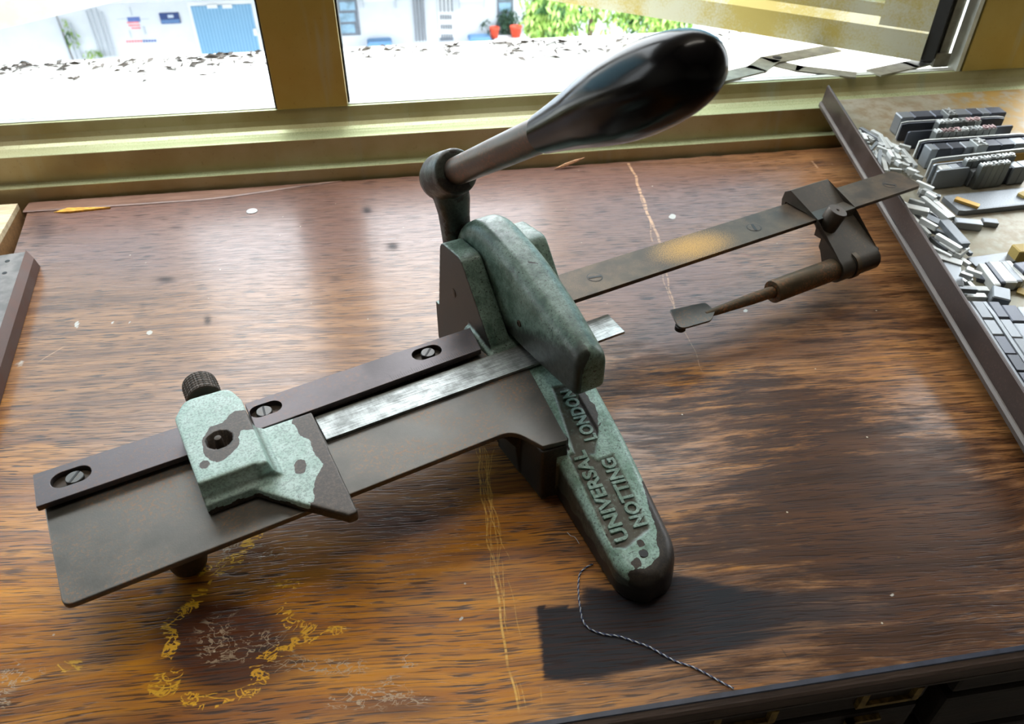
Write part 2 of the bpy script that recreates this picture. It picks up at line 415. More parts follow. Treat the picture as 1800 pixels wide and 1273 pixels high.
def raw_wood(name, a, b, rough=.55):
    m = Mat(name); g = m.noise(1, 5, .6, vec=m.mapping((8, 120, 90))); g2 = m.noise(1, 4, .6, vec=m.mapping((40, 700, 500)))
    col = m.mix(m.mr(g, .3, .7), lin(*a), lin(*b)); col = m.mix(m.math('MULTIPLY', m.mr(g2, .5, .65), .5), col, tuple(x*.4 for x in lin(*a)[:3])+(1,))
    m.bump(g2, .3, .0008)
    return m.out(col, rough)
M['batten'] = raw_wood('weathered_batten', (112, 78, 62), (150, 116, 98), .4)
M['edge'] = raw_wood('edge_strip_wood', (62, 50, 46), (92, 76, 68), .45)
M['edge_top'] = plain('slate_blue_edge', (56, 62, 78), .45, 0, .2, 90)
M['cabinet'] = raw_wood('dark_cabinet_wood', (24, 19, 16), (42, 31, 25), .55)
M['split'] = plain('fresh_split_wood', (206, 150, 52), .6, 0, .25, 200)
M['ply'] = raw_wood('plywood_edge', (196, 172, 136), (226, 206, 172), .6)
M['ply_side'] = raw_wood('plywood_side', (128, 92, 56), (152, 112, 70), .6)

def frame_mat(name, ca_, cb_):
    m = Mat(name); x, y, z = m.sep()
    n1 = m.noise(6, 4, .6); n2 = m.noise(240, 4, .7); st_ = m.noise(1, 3, .6, vec=m.mapping((26, 1, 2.5)))
    sp = m.noise(700, 2)
    col = m.mix(m.mr(n1, .35, .65), lin(*ca_), lin(*cb_))
    col = m.mix(m.math('MULTIPLY', m.mr(st_, .56, .7), .6), col, lin(178, 182, 156))
    col = m.mix(m.math('MULTIPLY', m.mr(n2, .6, .72), .35), col, lin(112, 92, 44))
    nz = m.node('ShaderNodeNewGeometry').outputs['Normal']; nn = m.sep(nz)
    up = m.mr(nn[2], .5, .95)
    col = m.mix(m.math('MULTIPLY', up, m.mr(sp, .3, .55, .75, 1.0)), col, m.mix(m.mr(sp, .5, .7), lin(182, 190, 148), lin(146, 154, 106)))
    red = m.mr(x, -.22, -.55)  # reddish reflection painted into the colour towards the left end
    col = m.mix(m.math('MULTIPLY', red, .45), col, lin(142, 100, 66))
    m.bump(n2, .05, .0005)
    return m.out(col, m.mr(n1, .3, .7, .34, .5), .35)
M['frame'] = frame_mat('bronze_anodised_frame', (184, 158, 78), (198, 176, 104))
M['sill'] = frame_mat('weathered_sill_frame', (168, 154, 102), (194, 186, 146))
M['frame_white'] = plain('bright_aluminium', (214, 218, 210), .4, .3, .1, 60)
M['sash'] = None
def sash_mat():
    m = Mat('weathered_sash_aluminium'); n1 = m.noise(7, 4, .6); n2 = m.noise(300, 4, .7)
    k = m.mr(m.math('ADD', n1, m.math('MULTIPLY', m.math('SUBTRACT', n2, .5), .35)), .42, .62)
    col = m.mix(k, lin(190, 188, 164), lin(178, 160, 88))
    m.bump(n2, .08, .0005)
    return m.out(col, .45, .3)
M['sash'] = sash_mat()
M['sash_pale'] = plain('pale_sash_aluminium', (206, 200, 186), .5, .2, .08, 30)
M['stay'] = plain('grey_stay_metal', (150, 146, 132), .45, .6, .15, 80)
M['gasket'] = plain('black_gasket', (24, 24, 24), .6)
M['wall'] = plain('cream_wall', (214, 206, 190), .85, 0, .05, 5)
M['ceiling'] = plain('white_ceiling', (226, 224, 218), .9, 0, .04, 5)
M['floor'] = plain('grey_floor', (120, 112, 104), .7, 0, .12, 6)
def glass_mat():
    m = Mat('tinted_pane'); t = m.t
    tr = m.node('ShaderNodeBsdfTransparent'); tr.inputs[0].default_value = (.42, .55, .6, 1)
    gl = m.node('ShaderNodeBsdfGlossy'); gl.inputs['Roughness'].default_value = .03
    fr = m.node('ShaderNodeFresnel'); fr.inputs[0].default_value = 1.5
    mx = m.node('ShaderNodeMixShader'); t.links.new(fr.outputs[0], mx.inputs[0]); t.links.new(tr.outputs[0], mx.inputs[1]); t.links.new(gl.outputs[0], mx.inputs[2])
    t.links.new(mx.outputs[0], t.nodes['Material Output'].inputs['Surface']); return m.m
M['glass'] = glass_mat()
def tray_mat():
    m = Mat('galvanised_tray'); n1 = m.noise(9, 5, .65); n2 = m.noise(60, 5, .65); n3 = m.noise(500, 3)
    x, y, z = m.sep()
    col = m.mix(m.mr(n1, .35, .65), lin(132, 130, 110), lin(164, 160, 146))
    k = m.math('ADD', m.math('MULTIPLY', m.mr(y, .72, .8), .35), m.math('MULTIPLY', m.mr(n2, .4, .65), .5))
    col = m.mix(k, col, lin(122, 102, 72))
    k2 = m.math('MULTIPLY', m.mr(x, .66, .72), m.mr(y, .7, .76)); col = m.mix(m.math('MULTIPLY', k2, m.mr(n2, .3, .6)), col, lin(150, 118, 54))
    m.bump(n3, .06, .0005)
    return m.out(col, .5, .35)
M['tray'] = tray_mat()
M['tray_wall'] = steel_mat('tray_wall_steel', (66, 56, 53), (96, 76, 66), .4, .4, .5)
M['bead'] = steel_mat('tray_bead_steel', (84, 78, 74), (96, 76, 66), .3, .42, .45)
M['rust_plate'] = steel_mat('rusty_plate', (84, 60, 52), (86, 48, 36), .7, .6, .3)
M['grey_top'] = plain('grey_worn_top', (118, 112, 108), .55, .1, .25, 70, .2)
M['ledge'] = plain('whitewashed_concrete', (236, 236, 232), .9, 0, .05, 20)
M['litter'] = plain('dry_leaf', (84, 78, 72), .8, 0, .4, 12)
M['facade'] = plain('white_render', (214, 221, 228), .9, 0, .03, 1.5)
M['facade_trim'] = plain('white_trim', (228, 232, 234), .8, 0, .03, 2)
M['street'] = plain('pale_paving', (112, 112, 110), .9, 0, .1, 2)
M['shade_slab'] = plain('grey_shade_slab', (120, 124, 128), .8)
def shutter_mat():
    m = Mat('blue_shutter'); x, y, z = m.sep()
    w = m.math('SINE', m.math('MULTIPLY', x, 60)); n = m.noise(2, 4)
    col = m.mix(m.mr(w, -1, 1), lin(92, 146, 184), lin(124, 172, 206)); col = m.mix(m.math('MULTIPLY', n, .25), col, lin(150, 190, 214))
    return m.out(col, .5)
M['shutter'] = shutter_mat()
M['sign'] = plain('navy_sign', (40, 66, 124), .6, 0, .1, 2)
M['sign_lo'] = plain('mid_blue_sign', (92, 130, 180), .6, 0, .1, 2)
M['pale'] = plain('pale_lettering', (196, 210, 226), .7, 0, .05, 2)
M['red'] = plain('faded_red', (230, 140, 146), .7, 0, .1, 3)
M['blue'] = plain('faded_blue', (96, 120, 182), .7, 0, .1, 3)
M['ghost'] = plain('faint_grey_drawing', (188, 198, 206), .8)
M['window_blue'] = plain('blue_grey_window', (134, 168, 190), .3, 0, .25, 3)
M['grey_metal'] = plain('grey_pipe', (112, 120, 130), .6, 0, .1, 3)
M['crate'] = plain('blue_crate', (112, 158, 204), .6)
M['terracotta'] = plain('orange_red_pot', (224, 84, 56), .6)
M['leaf_lo'] = plain('dark_foliage', (58, 88, 66), .7, 0, .4, 4)
def leaf_mat():
    m = Mat('bright_leaves'); n = m.noise(2.2, 3); n2 = m.noise(9, 2)  # yellow-green leaf tones with random darker green patches
    col = m.mix(m.mr(n2, .3, .7), lin(104, 152, 50), lin(188, 214, 120)); col = m.mix(m.mr(n, .5, .62), col, lin(52, 92, 46))
    return m.out(col, .5)
M['leaf'] = leaf_mat()
M['bark'] = plain('bark', (92, 76, 60), .9)
M['thread_blue'] = plain('blue_thread', (58, 70, 104), .8, 0, .1, 300)
M['thread_white'] = plain('white_thread', (206, 210, 216), .8, 0, .1, 300)
M['splinter'] = plain('pale_splinter', (196, 148, 110), .6, 0, .2, 300)
M['brass_pull'] = plain('old_brass', (140, 116, 62), .45, .5, .4, 200)
M['lamp'] = plain('fill_lamp_housing', (220, 220, 216), .5)
#%%SETTING
# ------------------------------------------------------------------ the room
YW = .864
def build_room():
    X0, X1, Y0, Z0, Z1 = -2.2, 2.4, -2.6, -.76, 1.85
    sill_z, head = -.02, .74
    struct(box('floor', (X0, Y0, Z0-.05), (X1, 1.0, Z0), M['floor']))
    struct(box('ceiling', (X0, Y0, Z1), (X1, 1.0, Z1+.05), M['ceiling']))
    struct(box('wall_left', (X0-.05, Y0, Z0), (X0, 1.0, Z1), M['wall']))
    struct(box('wall_right', (X1, Y0, Z0), (X1+.05, 1.0, Z1), M['wall']))
    struct(box('wall_front', (X0, Y0-.05, Z0), (X1, Y0, Z1), M['wall']))
    bm = bmesh.new()
    add_box(bm, (X0, YW, Z0), (X1, .945, sill_z)); add_box(bm, (X0, YW, head), (X1, .945, Z1))
    add_box(bm, (X0, YW, sill_z), (X0+.3, .945, head)); add_box(bm, (X1-.3, YW, sill_z), (X1, .945, head))
    struct(bmobj('wall_back', bm, M['wall']))
    # window frame: stepped sill section swept along x
    xa, xb = X0+.3, X1-.3
    prof = [(YW, -.02), (YW, .0145), (YW+.0005, .015), (.8765, .015), (.877, .0165), (.877, .0455), (.8775, .046), (.8785, .0462), (.8930, .0456), (.8985, .0468), (.9030, .0492), (.9065, .0530), (.9088, .0585),
            (.910, .068), (.9105, .070), (.913, .0705), (.9215, .0705), (.922, .069), (.922, .05), (.94, .05), (.94, -.02)]
    bm = bmesh.new(); add_prism(bm, prof, 0, xa, xb)
    win = struct(bmobj('window_1', bm, M['sill']))
    bm = bmesh.new(); add_box(bm, (xa, .9222, .05), (xb, .9245, .0712)); bmobj('gasket', bm, M['gasket'], win)
    bm = bmesh.new(); add_box(bm, (xa, .9135, .0704), (xb, .9215, .0716)); bmobj('sill_cap', bm, M['frame_white'], win)
    # mullions and jambs
    for (a, b, nm) in ((-.132, -.051, 'mullion'), (-1.02, -.94, 'mullion'), (.736, .86, 'jamb'), (1.5, 1.58, 'mullion')):
        bm = bmesh.new(); add_box(bm, (a, .9085, .0705), (b, .938, head), .0012)
        mu = bmobj(nm, bm, M['frame'], win)
        bm = bmesh.new(); add_box(bm, (a-.0025, .913, .0705), (a-.0002, .936, head)); add_box(bm, (b+.0002, .918, .0705), (b+.0022, .936, head)); bmobj('edge_gasket', bm, M['gasket'], mu)
    bm = bmesh.new(); add_box(bm, (.7275, .9095, .0705), (.7330, .93, head)); bmobj('jamb_bead', bm, M['frame_white'], win)
    bm = bmesh.new(); add_box(bm, (.7135, .933, .0705), (.727, .9405, head)); bmobj('jamb_track', bm, M['stay'], win)
    bm = bmesh.new(); add_box(bm, (.706, .928, .0705), (.727, .9325, .088)); bmobj('track_foot', bm, M['stay'], win)
    bm = bmesh.new(); add_box(bm, (xa, .9085, head-.05), (xb, .938, head)); bmobj('head_rail', bm, M['frame'], win)
    # open casement sashes: hinge corner, free end
    def sash(hx, hy, fx, fy, z0, flip, mt_='sash'):
        L_ = math.hypot(fx-hx, fy-hy); ang = math.atan2(fy-hy, fx-hx)
        s = empty('sash', (hx, hy, z0), ang); s.parent = win
        hh = .62; t0, t1 = (-.038, 0) if flip else (0, .038)
        bm = bmesh.new()
        inn = t0 if flip else t1
        # bottom rail in two steps, stiles, top rail: local x along the sash, y is thickness, z up
        rail = [(t0, 0), (t1, 0), (t1, .034), (t1-.010, .044), (t1-.010, .060), (t0+.008, .066), (t0+.008, .050), (t0, .046)]
        if not flip: rail = [(t1+t0-p[0], p[1]) for p in rail]
        add_prism(bm, rail, 0, 0, L_)
        add_box(bm, (0, t0+.002, .0), (.062, t1-.002, hh)); add_box(bm, (L_-.05, t0+.002, .0), (L_, t1-.002, hh)); add_box(bm, (0, t0, hh-.05), (L_, t1, hh))
        bmobj('sash_frame', bm, M[mt_], s)
        bm = bmesh.new(); add_box(bm, (.05, (t0+t1)/2-.002, .055), (L_-.04, (t0+t1)/2+.002, hh-.04)); bmobj('sash_pane', bm, M['glass'], s)
        bm = bmesh.new(); add_box(bm, (-.015, t0+.006, .002), (-.0005, t1-.002, hh)); bmobj('sash_edge_shade', bm, M['gasket'], s)  # black strip standing in for the shaded hinge edge of the sash
        return s
    sash(.684, .927, .263, 1.307, .08, True)
    sash(-.86, .94, -.414, 1.414, .08, False, 'sash_pale')
    # friction stay under the right sash: flat bars in a low scissor
    def bar(name, pts, z, w=.0135, th=.0022):
        bm = bmesh.new()
        for (a, b) in zip(pts[:-1], pts[1:]):
            a, b = Vector((a[0], a[1], z)), Vector((b[0], b[1], z)); d = (b-a)
            mt = Matrix.Translation(a) @ Matrix.Rotation(math.atan2(d.y, d.x), 4, 'Z')
            add_box(bm, (-w*.35, -w, -th/2), (d.length+w*.35, w, th/2), 0, mt)
        return bmobj(name, bm, M['stay'], win)
    q = lambda x, y: P(x, y, .0735)[:2]
    bar('stay_arm', [q(1262, 138), q(1330, 122), q(1352, 106), q(1462, 86)], .0735)
    bar('stay_arm', [q(1362, 108), q(1405, 118), q(1500, 129)], .0712, .011)
    bar('stay_arm', [q(1540, 126), q(1600, 113), q(1622, 108)], .0722, .012)
    lathe('stay_rivet', P(1366, 101, .075), (0, 0, 1), [(0, .006), (.001, .006), (.0015, .004)], M['screw'], win, 20)
    lathe('stay_rivet', P(1628, 108, .074), (0, 0, 1), [(0, .008), (.004, .008), (.005, .005)], M['screw'], win, 20)
    # unseen fill lamp added on the ceiling to brighten the room
    fx = empty('fill_lamp', (.15, .62, Z1)); tag(fx, 'added unseen fill lamp on the ceiling above the table', 'lamp')
    bm = bmesh.new(); add_box(bm, (-.62, -.05, -.06), (.62, .05, 0), .004); bmobj('housing', bm, M['lamp'], fx)
    li = bpy.data.lights.new('fill_light', 'AREA'); li.shape = 'RECTANGLE'; li.size = 1.2; li.size_y = .08; li.energy = FILL_W; li.color = (1, .93, .82)
    lo = bpy.data.objects.new('fill_light', li); lo.location = (.15, .62, Z1-.07); C.objects.link(lo)
    # daylight portal in the window opening (guides sampling of the sky)
    po = bpy.data.lights.new('window_portal', 'AREA'); po.shape = 'RECTANGLE'; po.size = xb-xa; po.size_y = head; po.cycles.is_portal = True
    ob = bpy.data.objects.new('window_portal', po); ob.location = ((xa+xb)/2, .95, head/2); ob.rotation_euler = (math.radians(-90), 0, 0); C.objects.link(ob)
FILL_W = 9.0

# ------------------------------------------------------------------ outside
def fbox(px0, py0, px1, py1, y=27.98, d=.06):
    pm = (py0+py1)/2; pc = (px0+px1)/2
    xs = sorted((PY(px0, pm, y)[0], PY(px1, pm, y)[0])); zs = sorted((PY(pc, py0, y)[2], PY(pc, py1, y)[2]))
    return (xs[0], y-d, zs[0]), (xs[1], y, zs[1])
def build_outside():
    bm = bmesh.new(); add_box(bm, (-2.6, .945, -.6), (3.2, 1.318, .018))
    ld = bmobj('ledge', bm, M['ledge']); ld['kind'] = 'structure'
    bm = bmesh.new(); rr = random.Random(5)
    ex, ey = [0, 355, 630, 900, 1180, 1300], [112, 97, 76, 73, 62, 54]
    for k in range(640):
        px = rr.uniform(0, 1300)
        clump = .5+.5*math.sin(px*.021)+.5*math.sin(px*.057+1)
        if rr.random() > .35+.5*clump: continue
        py = np.interp(px, ex, ey)+2+abs(rr.gauss(0, 9))
        if rr.random() < .25: py += rr.uniform(0, 22)
        p = P(px, py, .0185)
        if p[1] > 1.312 or p[1] < 1.0: continue
        sz = rr.uniform(.0025, .0085); a = rr.uniform(0, 3.14)
        mt = Matrix.Translation((p[0], p[1], .0185+rr.uniform(0, .002))) @ Matrix.Rotation(a, 4, 'Z') @ Matrix.Rotation(rr.gauss(0, .5), 4, 'X')
        vs = [bm.verts.new(mt @ Vector(c)) for c in ((-sz*1.6, 0, 0), (0, -sz*.45, .001), (sz*1.6, 0, 0), (0, sz*.45, .002))]
        bm.faces.new(vs)
    o = bmobj('leaf_litter', bm, M['litter']); tag(o, 'dry leaf litter scattered along the outer edge of the white ledge', 'leaves', kind='stuff')
    struct(box('street', (-40, 1.4, -9.4), (40, 29, -9.2), M['street']))
    b = empty('building', (0, 28, -9.2)); tag(b, 'white rendered building across the street with blue shutter and barred windows', 'building')
    b0 = (0, 28, -9.2)
    def bx_(name, lo, hi, m, par=b, bev=0):
        sub = lambda p: tuple(p[i]-b0[i] for i in range(3))
        return box(name, sub(lo), sub(hi), m, par, bev)
    bx_('facade_wall', (-30, 28, -9.2), (30, 28.4, -1.5), M['facade'])
    bx_('shade_slab', (-30, 28-SHADE_SLAB, -4.42), (4.2, 28.0, -4.25), M['shade_slab'])  # unseen slab added to cut the sky light on the facade
    s = bx_('shutter_door', *fbox(345, 8, 450, 93), M['shutter'])
    lo, hi = fbox(339, 1, 455, 94, 27.99, .03)
    bx_('door_frame', lo, hi, M['facade_trim'])
    for (x0, x1) in ((364, 382), (391, 408)):
        bx_('door_vent', *fbox(x0, 7, x1, 14, 27.9, .05), M['facade_trim'])
    bx_('door_lock', *fbox(446, 50, 452, 62, 27.9, .05), M['facade_trim'])
    sg = bx_('wall_sign', *fbox(282, 22, 316, 41), M['sign'])
    bx_('sign_band', *fbox(284, 34, 316, 40.5, 27.91, .02), M['sign_lo']); bx_('sign_emblem', *fbox(295, 26, 305, 31, 27.91, .02), M['pale'])
    # faded painted flag emblem and caption
    for (x0, y0, x1, y1, mm_) in ((224, 30, 246, 38, 'blue'), (223, 38, 244, 41, 'red'), (226, 43, 246, 46, 'red'), (231, 48, 247, 51, 'red')):
        bx_('painted_emblem', *fbox(x0, y0, x1, y1, 27.985, .01), M[mm_])
    for k in range(11):
        bx_('painted_caption', *fbox(222+k*4.9, 71-k*.15, 225.5+k*4.9, 75-k*.15, 27.985, .01), M['red' if k < 6 else 'blue'])
    for (x0, y0, x1, y1) in ((205, 33, 222, 34), (247, 33, 262, 34), (229, 12, 231, 28), (228, 53, 230, 66), (252, 46, 256, 60)):
        bx_('faint_drawing', *fbox(x0, y0, x1, y1, 27.985, .01), M['ghost'])
    # windows, pipes, louvre column
    for (x0, y0, x1, y1) in ((594, -40, 628, 62), (874, -40, 902, 45)):
        w = bx_('window', *fbox(x0, y0, x1, y1, 27.98, .05), M['grey_metal'])
        n_ = 5 if x0 < 700 else 4
        for k in range(n_):
            a = y0+4+(y1-y0-4)*k/n_; c = y0+(y1-y0-2)*(k+1)/n_-2
            bx_('window_pane', *fbox(x0+3, a, x1-4, c, 27.92, .02), M['window_blue'])
    for x in (727, 733, 739, 744, 772, 779, 786, 793):
        bx_('pipe', *fbox(x, -40, x+1.3, 72 if x < 760 else 20, 27.97, .08), M['grey_metal'])
    lv = bx_('louvre_column', *fbox(769, -40, 796, 70, 27.99, .03), M['facade_trim'])
    for r_ in range(3):
        for k in range(5):
            bx_('louvre_slot', *fbox(774+k*4.2+r_, 26+r_*17, 776.4+k*4.2+r_, 34+r_*17, 27.95, .02), M['grey_metal'])
    bx_('louvre_foot', *fbox(773, 66, 797, 71, 27.95, .05), M['grey_metal'])
    for (x0, x1) in ((636, 694), (806, 850)):
        bx_('window_grille', *fbox(x0, -30, x1, 1.5, 27.97, .06), M['facade_trim'])
        for x in (x0, x1): bx_('grille_post', *fbox(x, -30, x+1.5, 14, 27.95, .06), M['ghost'])
    # pipes and climbing stems at the left
    for (x, y0, y1) in ((164, 18, 100), (172, 16, 100), (181, 14, 99), (190, 20, 99), (112, 30, 104), (124, 34, 104), (134, 40, 103)):
        lo, hi = fbox(x, y0, x+1.6, y1, 27.95, .06); bx_('pipe', lo, hi, M['ghost'])
    # things standing along the facade
    def thing_box(name, r, m, label, cat, y=27.5, d=.5):
        lo, hi = fbox(*r, y, d); lo = (lo[0], lo[1], lo[2])
        bm = bmesh.new(); add_box(bm, (lo[0], lo[1], lo[2]-.9), hi, .03); add_box(bm, (lo[0]-.04, lo[1]-.04, hi[2]-.12), (hi[0]+.04, hi[1]+.04, hi[2]-.04), .01)
        return tag(bmobj(name, bm, m), label, cat)
    thing_box('bench', (647, 66, 686, 72), M['crate'], 'low blue bench against the white wall across the street', 'bench')
    thing_box('crate', (824, 59, 858, 73), M['crate'], 'pale blue crate beside the red planters across the street', 'crate')
    thing_box('shelf', (866, 61, 928, 73), M['facade_trim'], 'low white shelf under the red planters across the street', 'shelf')
    def pot(px, py, rw, label):
        c = PY(px, py, 27.25); k = rw; zs = PY(897, 61, 27.5)[2]+.002
        bm = bmesh.new(); add_lathe(bm, (c[0], c[1], zs), (0, 0, 1), [(0, k*.75), (.26, k), (.28, k*1.08), (.34, k*1.08), (.34, k*.9), (.30, k*.85)], 24)
        return tag(bmobj('plant_pot', bm, M['terracotta'], None, True), label, 'plant pot')
    pot(869, 54, .16, 'round orange-red plant pot on the left of the white shelf')
    pot(907, 56, .20, 'wide red plant pot on the right of the white shelf by the tree')
    def leaves(name, spots, n, size, m, label, cat, stem):
        r_ = random.Random(hash(label) % 999 if False else len(label)); e = empty(name, spots[0][:3]); tag(e, label, cat)
        bm = bmesh.new(); e0 = Vector(spots[0][:3])
        for _ in range(n):
            s = r_.choice(spots); u = Vector((r_.gauss(0, 1), r_.gauss(0, 1), r_.gauss(0, 1))); u.normalize(); u *= r_.random()**.4
            c = Vector(s[:3])+Vector((u.x*s[3], u.y*s[4], u.z*s[5]))-e0
            d = Vector((r_.gauss(0, .5), r_.gauss(0, .5), -1)).normalized(); sd = d.cross(Vector((r_.gauss(0, 1), r_.gauss(0, 1), .2))).normalized(); l = size*r_.uniform(.7, 1.4)
            vs = [bm.verts.new(c), bm.verts.new(c+d*l*.5+sd*l*.16), bm.verts.new(c+d*l), bm.verts.new(c+d*l*.5-sd*l*.16)]
            bm.faces.new(vs)
        bmobj('foliage', bm, m, e)
        bm = bmesh.new()
        for s in stem: add_lathe(bm, Vector(s[0])-e0, Vector(s[1])-Vector(s[0]), [(0, s[2]), ((Vector(s[1])-Vector(s[0])).length, s[2]*.6)], 10)
        bmobj('trunk', bm, M['bark'], e, True)
    tc = PY(1040, 18, 25.5)
    leaves('tree', [(tc[0], 25.5, tc[2]+.75, 2.5, 1.2, 1.3), (tc[0]-1.35, 25.3, tc[2]-.05, .95, .8, .7), (tc[0]+2.2, 25.3, tc[2]+.0, 1.4, .8, .75)], 4200, .30, M['leaf'],
           'bright green bushy tree beside the building across the street', 'tree', [((tc[0], 25.6, -9.2), (tc[0], 25.5, tc[2]), .12)])
    sc_ = PY(893, 38, 27.75)
    leaves('shrub', [(sc_[0], 27.75, sc_[2], .42, .12, .5)], 420, .16, M['leaf_lo'], 'dark green potted shrub between the two red plant pots', 'shrub', [((sc_[0], 27.78, -9.2), (sc_[0], 27.75, sc_[2]), .03)])
    sd = PY(856, 44, 27.75)
    leaves('seedling', [(sd[0], 27.75, sd[2], .3, .1, .25)], 40, .15, M['leaf_lo'], 'small leggy plant leaning out left of the orange pot', 'plant', [((sd[0]+.2, 27.78, -9.2), (sd[0], 27.75, sd[2]), .015)])
    cl = PY(135, 70, 27.6)
    leaves('climber', [(cl[0]-.2, 27.7, cl[2]+.2, .25, .1, .5), (cl[0]+.3, 27.7, cl[2]-.5, .35, .1, .25)], 120, .16, M['leaf'], 'sparse climbing plant on the wall at the far left', 'plant', [((cl[0]-.3, 27.7, -9.2), (cl[0]-.4, 27.7, cl[2]+.8), .02)])
SHADE_SLAB = 7.0
#%%TABLE
# ------------------------------------------------------------------ the table
def build_table():
    t = empty('work_table', (0, 0, 0)); tag(t, 'long worn varnished wooden work table standing under the window', 'table')
    x0, x1, y0, y1 = -.415, 1.02, .191, .8325
    x0b = -.47  # nearer the viewer the left edge lies outside the frame
    nx, ny = 640, 300
    gx = np.linspace(-.55, x1, nx); gy = np.linspace(y0, y1, ny)
    X, Y = np.meshgrid(gx, gy)
    # left edge runs slightly askew
    ledge_x = -.411+(.858-Y)*(.034/.30)*.0+(.858-Y)*-.0
    ledge_x = np.where(Y > .40, -.4115+(.858-Y)*.165, -.336-(.40-Y)*.3)
    ledge_x = -.4115+(.858-Y)*.168
    ledge_x = np.where(Y < .62, np.minimum(ledge_x, -.37), ledge_x); ledge_x = np.where(Y < .62, -.3715-(.62-Y)*.25, ledge_x)
    X = ledge_x+(X+.55)/(x1+.55)*(x1-ledge_x)
    V = np.stack([X.ravel(), Y.ravel(), np.zeros(X.size)], 1).astype(float)
    idx = np.arange(nx*ny).reshape(ny, nx)
    faces = np.stack([idx[:-1, :-1].ravel(), idx[:-1, 1:].ravel(), idx[1:, 1:].ravel(), idx[1:, :-1].ravel()], 1)
    def yback(x): 
        t_ = np.clip((x+.24)/.20, 0, 1); return .8325+(.8586-.8325)*t_*t_*(3-2*t_)
    yb_ = yback(X)+.0006*np.sin(X*170)*(X > -.1)
    V[:, 1] = (y0+(Y-y0)*(yb_-y0)/(y1-y0)).ravel()
    # skirt down to the underside
    per = np.concatenate([idx[0, :], idx[1:, -1], idx[-1, -2::-1], idx[-2:0:-1, 0]])
    lo = V[per].copy(); lo[:, 2] = -.0165
    n0 = len(V); V2 = np.vstack([V, lo]); k = np.arange(len(per)); k2 = (k+1) % len(per)
    sk = np.stack([per[k], n0+k, n0+k2, per[k2]], 1)
    me = bpy.data.meshes.new('tabletop')
    me.from_pydata(V2.tolist(), [], faces.tolist()+sk.tolist()+[list(range(n0, n0+len(per)))]); me.update()
    me.materials.append(M['wood'])
    px, py = proj_np(V2[:, 0], V2[:, 1], V2[:, 2]*0)
    def gs(lst):
        o = np.zeros(len(V2))
        for (a, b, ra, rb, k_) in lst:
            o += k_*np.exp(-((px-a)/ra)**2-((py-b)/rb)**2)
        return np.clip(o, 0, 1.2)
    def band(pts, w, amp):
        o = np.full(len(V2), 1e9)
        for (x1_, y1_), (x2_, y2_) in zip(pts[:-1], pts[1:]):
            ex, ey = x2_-x1_, y2_-y1_
            t_ = np.clip(((px-x1_)*ex+(py-y1_)*ey)/(ex*ex+ey*ey+1e-9), 0, 1); o = np.minimum(o, np.hypot(px-x1_-t_*ex, py-y1_-t_*ey))
        return amp*np.exp(-(o/w)**2)
    set_attr(me, 'gold', gs([(480, 1090, 330, 160, .95), (120, 1120, 220, 170, .95), (870, 980, 110, 160, .95), (870, 1210, 110, 90, .8), (1230, 685, 130, 45, .85), (1480, 760, 200, 90, .5), (1300, 930, 180, 60, .35),
                             (1340, 790, 160, 60, .45), (1080, 1230, 90, 30, .4), (1560, 640, 60, 60, .45), (30, 860, 90, 160, .5), (600, 1200, 330, 110, .6), (1200, 920, 60, 60, .3), (1000, 1010, 60, 30, .6),
                             (1310, 1000, 40, 14, .5), (1300, 1210, 60, 12, .5)]))
    set_attr(me, 'red', gs([(400, 1160, 120, 70, .95), (400, 1100, 100, 50, .7), (440, 970, 90, 35, .6), (700, 1245, 130, 26, .6), (330, 1080, 70, 50, .3)]))
    set_attr(me, 'purp', gs([(350, 400, 480, 120, .95), (1150, 500, 260, 90, .75), (1000, 340, 300, 80, .8), (720, 920, 130, 40, .7), (480, 900, 130, 40, .5), (1180, 600, 130, 40, .5), (140, 1030, 70, 30, .3), (1300, 330, 170, 60, .35)]))
    set_attr(me, 'dark', gs([(1480, 840, 270, 140, .95), (1330, 700, 160, 60, .65), (1650, 980, 260, 160, 1.0), (1500, 560, 140, 60, .5), (1100, 640, 110, 60, .5), (1150, 760, 80, 60, .45), (1650, 560, 60, 60, .4), (1250, 960, 160, 60, .6), (1180, 1180, 300, 40, .35), (1570, 1140, 260, 60, .6), (950, 700, 120, 100, .5)]))
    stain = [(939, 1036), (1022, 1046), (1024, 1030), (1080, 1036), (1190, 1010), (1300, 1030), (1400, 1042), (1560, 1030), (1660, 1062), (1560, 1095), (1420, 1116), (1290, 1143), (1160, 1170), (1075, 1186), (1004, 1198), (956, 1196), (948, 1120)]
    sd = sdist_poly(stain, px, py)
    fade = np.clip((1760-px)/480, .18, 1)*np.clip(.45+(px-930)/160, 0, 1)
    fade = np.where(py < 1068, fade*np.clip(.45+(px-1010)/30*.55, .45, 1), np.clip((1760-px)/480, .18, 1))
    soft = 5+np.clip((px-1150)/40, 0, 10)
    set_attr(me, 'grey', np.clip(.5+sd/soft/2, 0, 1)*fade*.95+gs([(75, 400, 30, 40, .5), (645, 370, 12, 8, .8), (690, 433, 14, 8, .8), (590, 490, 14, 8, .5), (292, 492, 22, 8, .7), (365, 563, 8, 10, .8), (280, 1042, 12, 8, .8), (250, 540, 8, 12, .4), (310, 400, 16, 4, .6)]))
    set_attr(me, 'wht', np.clip(gs([(135, 570, 4, 7, 1.2), (263, 585, 6, 4.5, 1.1), (1182, 381, 6, 4.5, 1.3), (1310, 547, 5, 4, 1), (198, 568, 4, 5, .8), (228, 568, 3, 4, .8), (811, 1087, 4, 4, 1.2), (35, 640, 14, 14, .55), (1537, 1036, 3, 2, 1.3), (1568, 1046, 6, 3, .9)]), 0, 1.3))
